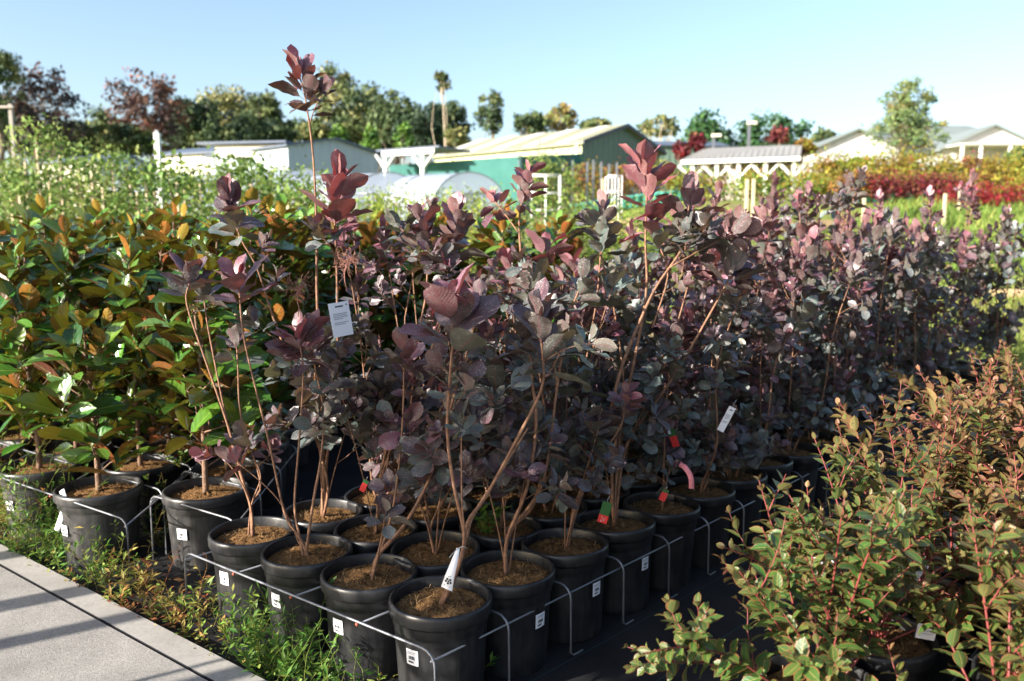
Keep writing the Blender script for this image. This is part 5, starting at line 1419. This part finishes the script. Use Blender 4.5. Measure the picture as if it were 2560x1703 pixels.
def build_midground():
    rg = np.random.default_rng(3)
    # tall pale saplings on the left, three rows
    pts = [(78, 278), (52, 322), (132, 318), (175, 322), (205, 352), (255, 345), (292, 352), (330, 375), (8, 372), (20, 395), (400, 368), (455, 390), (530, 362), (570, 380), (625, 398), (500, 396), (350, 398), (108, 372), (230, 385), (310, 402), (420, 410), (590, 420), (655, 425), (150, 388), (680, 432), (40, 410)]
    for k, (x, y) in enumerate(pts):
        Y = [11., 9.6, 13.][k % 3] + rg.uniform(-.5, .5)
        bush('sapling', 'pale green staked sapling in the rows behind the magnolias', x, y, Y, .62, 'sapling', .4 + .25 * (x > 300) * rg.random(), 60 + k, 'saplings behind the magnolias', 760, .075, 30, None, .15, None, True, .2, 'sapling')
    # yellow green shrubs in the middle
    for k in range(26):
        x = 690 + (k % 13) * 38 + rg.uniform(-12, 12); y = 446 + 14 * (k // 13) + rg.uniform(-8, 14) - 10 * (x < 900); Y = 13.5 - 2.6 * (k // 13) + rg.uniform(-.5, .5)
        bush('leafy_shrub', 'yellow green leafy shrub in the beds before the poly tunnels', x, y, Y, .7, 'shrub', rg.uniform(.0, .6), 200 + k, 'shrubs before the poly tunnels', 620, .075, 26, T_LANCE, .1, None, k % 3 == 0, .2)
    for k in range(22):
        x = 10 + k * 33 + rg.uniform(-10, 10)
        bush('leafy_shrub', 'yellow green shrub filling the bed under the pale saplings', x, 402 + rg.uniform(-16, 14), 15. + rg.uniform(-.6, .6), .95, 'shrub', rg.uniform(.1, .8), 560 + k, 'shrubs under the saplings', 700, .085, 28, None, .03, None, False, .2)
    # low mixed plants right of them
    for k in range(16):
        x = 1180 + k * 26 + rg.uniform(-10, 10); Y = 14.5 + rg.uniform(-2, 2)
        bush('low_shrub', 'low mixed shrub in the open beds right of the tunnels', x, 462 + rg.uniform(-8, 22), Y, .8, ['shrub', 'grass', 'sapling'][k % 3], rg.uniform(.2, .8), 300 + k, 'low shrubs in the open beds', 420, .07, 18, None, .05)
    # grey green shrubs and autumn plants in pots by the green shed
    for k, (x, y) in enumerate([(1248, 366), (1300, 368), (1275, 385)]):
        bush('olive_shrub', ['silvery olive shrub in front of the green shed, left', 'silvery olive shrub in front of the green shed, right', 'silvery olive shrub in front of the green shed, between the other two'][k], x, y, 24., 1.0, 'sapling', .3, 340 + k, 'silvery shrubs by the green shed', 700, .1, 24)
    for k in range(14):
        x = 1330 + k * 18 + rg.uniform(-5, 5)
        bush('autumn_plant', 'potted autumn coloured plant in the row before the green shed', x, 384 + rg.uniform(-6, 10), 27., .8, 'maple', rg.choice([.4, .55, .75, .9, .95]), 360 + k, 'autumn plants before the green shed', 420, .09, 18, None, .35, ('teal', 1.2), k % 4 == 0, .15, 'potted plant')
    for k in range(9):
        x = 1600 + k * 32 + rg.uniform(-8, 8)
        bush('garden_shrub', 'mixed garden shrub before the white shelter', x, 408 + rg.uniform(-14, 8), 26., 1.1, ['shrub', 'maple', 'lush'][k % 3], [.4, .8, .2][k % 3], 390 + k, 'garden shrubs before the white shelter', 460, .1, 18, None, .05)
    # right: autumn hedge rows
    for k in range(17):
        x = 1872 + k * 31 + rg.uniform(-8, 8)
        bush('autumn_shrub', 'yellow and orange leaved shrub in the long back row at right', x, 376 + rg.uniform(-8, 8), 29., 1.35, 'maple', [.85, .62, .95, .7, .9, .55][k % 6], 420 + k, 'yellow autumn shrubs at right', 1300, .12, 34, None, .05, None, False, .15)
    for k in range(11):
        x = 1872 + k * 48 + rg.uniform(-8, 8)
        bush('olive_autumn_shrub', 'olive and orange shrub in the second row at right', x, 406 + rg.uniform(-6, 6), 27., 1.2, 'maple', [.8, .9, .5][k % 3], 450 + k, 'olive autumn shrubs at right', 1000, .11, 28, None, .05, None, False, .15)
    for k in range(12):
        x = 1950 + k * 25 + rg.uniform(-6, 6)
        bush('red_maple', 'small red maple in a pot along the front row at right', x, 418 + rg.uniform(-8, 8), 24.5, .95, 'maple', rg.choice([.12, .18, .3, .16, .42]), 480 + k, 'red maples at right', 700, .095, 22, None, .45, ('teal' if k not in (5, 8) else 'pot', 1.15), False, .06, 'potted tree')
    for k, (x, y) in enumerate([(2222, 444), (2262, 450), (2300, 440), (2335, 446), (2365, 440), (2185, 452)]):
        bush('crimson_shrub', 'low bright crimson shrub at the right end of the rows', x, y, 22.5, 1.0, 'maple', .0, 500 + k, 'crimson shrubs at right', 520, .08, 18, None, .1, None, False, .05)
    # posts, stakes and poles
    def post(name, lab, cat, x, y0, Y, w, mat, extra=None, base=None):
        t = ov(x, y0, Y); zg = gz(t[0], Y); r = thing(name, lab, cat, (t[0], Y, zg)); h = t[2] - zg; g = Geo(); g.box((0, 0, h / 2), (w, w, h)); part('post', g, [M[mat]], r, False); return r, h
    r, h = post('utility_pole', 'grey timber utility pole with a crossarm at the left edge', 'pole', 24, 240, 27., .11, 'polewood'); g = Geo(); g.box((-.1, -.1, h - .10), (.5, .08, .07)); part('crossarm', g, [M['polewood']], r, False)
    r, h = post('marker_post', 'white weathered post standing among the saplings', 'post', 361, 306, 12.5, .075, 'white'); g = Geo(); g.box((0, 0, h + .02), (.05, .05, .04)); part('cap', g, [M['wire']], r, False)
    for x, y, lab in ((1725, 283, 'tall thin lamp post behind the white shelter'), (1643, 312, 'shorter lamp post left of the tall one behind the white shelter')):
        r, h = post('lamp_post', lab, 'lamp post', x, y, 66., .2, 'wire'); g = Geo(); g.box((.2, 0, h), (.7, .4, .25)); part('lamp_head', g, [M['cream']], r, False)
    for k, (x, y, Y, lab) in enumerate(((1720, 413, 17., 'pale stake, left of a close pair by the bare beds'), (1735, 412, 17., 'pale stake, right of a close pair by the bare beds'), (2176, 446, 18., 'leaning pale stake before the red maples'), (2211, 428, 21., 'pale stake among the autumn rows at right'), (1506 / K, 412, 20., 'white stake left of the white tube frame'), (1990, 442, 19., 'stake at the left end of the red maple row'))):
        post('stake', lab, 'stake', x, y, Y, .055, 'stake')
    for k in range(7):
        x = [1318, 1352, 1366, 1384, 1402, 1296, 1420][k]
        post('row_stake', 'slim grey stake in the potted rows by the green shed', 'stake', x, 372 + rg.uniform(-4, 8), 25., .06, 'wire')[0]['group'] = 'slim stakes by the green shed'
    for lab, x0, x1, yt, Y in (('white tube frame rack, wide, before the olive shrubs', 1224, 1290, 402, 21.), ('white tube frame rack, small and square, beside the white stake', 1400, 1432, 404, 20.)):
        a, b = ov(x0, yt, Y), ov(x1, yt, Y); z0 = gz(a[0], Y); r = thing('tube_frame', lab, 'frame', (a[0], Y, z0)); w = b[0] - a[0]; h = a[2] - z0
        for X_ in (0, w * .5, w):
            for y_ in (0, .6):
                g = Geo(); g.tube([(X_, y_, 0), (X_, y_, h)], .012, 6); part('upright', g, [M['white']], r)
        for z in (h, h * .72, h * .45):
            for y_ in (0, .6):
                g = Geo(); g.tube([(0, y_, z), (w, y_, z)], .012, 6); part('crossbar', g, [M['white']], r)
    # timber edged beds
    for lab, x0, y0, Y0, x1, y1, Y1, hh, m in (('timber sleeper bed edge right of the tube frame', 1368, 457, 19., 1480, 456, 18.5, .35, 'timber'), ('pale timber edge across the grass at right', 1935, 590, 13.6, 2065, 534, 17.5, .12, 'timber'), ('low pale timber edge by the far smokebush end', 2060, 640, 12.2, 2357, 655, 11.8, .08, 'timber'), ('timber edge between the grass strips, upper right', 2090, 606, 13.4, 2360, 604, 13.6, .07, 'timber'), ('timber edge seen through the smokebush tops', 1990, 588, 14., 2075, 600, 13.4, .16, 'timber'), ('timber bed edge before the bare pots', 1650, 482, 17.5, 1960, 476, 18.5, .2, 'timber')):
        a, b = ov(x0, y0, Y0), ov(x1, y1, Y1); a[2] = gz(a[0], a[1]); b[2] = gz(b[0], b[1]); c = (a + b) / 2; d = b - a; r = thing('timber_edge', lab, 'garden edge', c, math.atan2(d[1], d[0])); n_ = 3; ln = np.linalg.norm(d[:2])
        for k in range(n_):
            t0 = (k + .5) / n_ - .5; g = Geo(); g.box((t0 * ln, 0, hh / 2 + (b[2] - a[2]) * t0), (ln / n_ - .02, .09, hh + .05)); part('board', g, [M[m]], r, False)
    # grass
    L = Leaves(); n = 75000; Y = 8.5 + 15 * rg.random(n) ** 1.2 ; X = rg.uniform(.10, .72, n) * Y; Z = ground_z(X, Y); keep = rg.random(n) < np.clip(.35 + .65 * np.sin(X * 1.1 + Y * .6) * np.sin(Y * 1.9 - X * .4) + .45 * (X / Y > .45), .08, 1); X, Y, Z = X[keep], Y[keep], Z[keep]; n = len(X)
    tall = np.where((X / Y > .47 + .05 * np.sin(Y * 2.3) + rg.normal(0, .02, n)) & (Y > 13.5 + rg.normal(0, .5, n)),   .22, .085); d = np.stack([rg.normal(0, .55, n), rg.normal(0, .55, n), np.ones(n)], 1); az = rg.uniform(0, 6.28, n)
    L.add(np.stack([X, Y, Z - .01], 1), d, np.stack([np.cos(az), np.sin(az), np.zeros(n)], 1), tall * rg.uniform(.5, 1.3, n) * 1.4, np.where(tall > .2, .7, .4) + .3 * np.sin(X * 1.7) * np.sin(Y * 1.3 + X) + rg.normal(0, .22, n))
    g = Geo(); L.bake(g, T_BLADE, rg); tag(part('grass', g, [M['grass']]), 'bright green grass in strips beyond the smokebushes', 'grass', kind='stuff')


def build_offside_shade():
    """unseen magnolias and posts added left of the camera to cast shade"""
    rg = np.random.default_rng(19)
    for k, (x, y, h, w) in enumerate(((-2.45, 1.55, 1.85, .50), (-2.75, .95, 1.95, .50), (-2.6, .62, 1.75, .42), (-3.3, 1.3, 2.0, .45))):  # unseen trees added to shade the front pots and lower leaves
        L, tr, bud, r_ = random_magnolia(880 + k, h, w, .3, .50, 1.25)
        root = thing('potted_magnolia', 'unseen tall potted magnolia added left of the camera for its shade, %s in its row' % CNT[k], 'potted tree', (x, y, 0), 0, 'unseen shade magnolias across the path')
        part('pot', PM['big'], None, root); part('soil', SMB[k % 4], None, root); part('trunk', tr, [M['magbark']], root); g = bud; L.bake(g, T_MAGN, r_); part('foliage', g, [M['magn'], M['bud']], root)
    for k, (x, y) in enumerate(((-4.6, 1.55), (-4.9, .95), (-5.2, 1.9), (-4.5, .45), (-5.3, 2.6))):
        r = thing('shade_post', 'unseen timber post added left of the camera for its shadow, %s in line' % CNT[k], 'post', (x, y, 0)); g = Geo(); g.box((0, 0, 1.), (.07 if k % 2 else .12, .07, 2.)); part('shaft', g, [M['timber']], r, False)  # unseen posts added for the shadow bands on the path


build_view()
A_, D_, N_ = build_ground()
build_smokebushes()
build_magnolias()
build_crapes()
build_racks()
build_tags()
build_plumes()
build_weeds(A_, D_, N_)
build_buildings()
build_tunnels()
build_trees()
build_midground()
build_offside_shade()
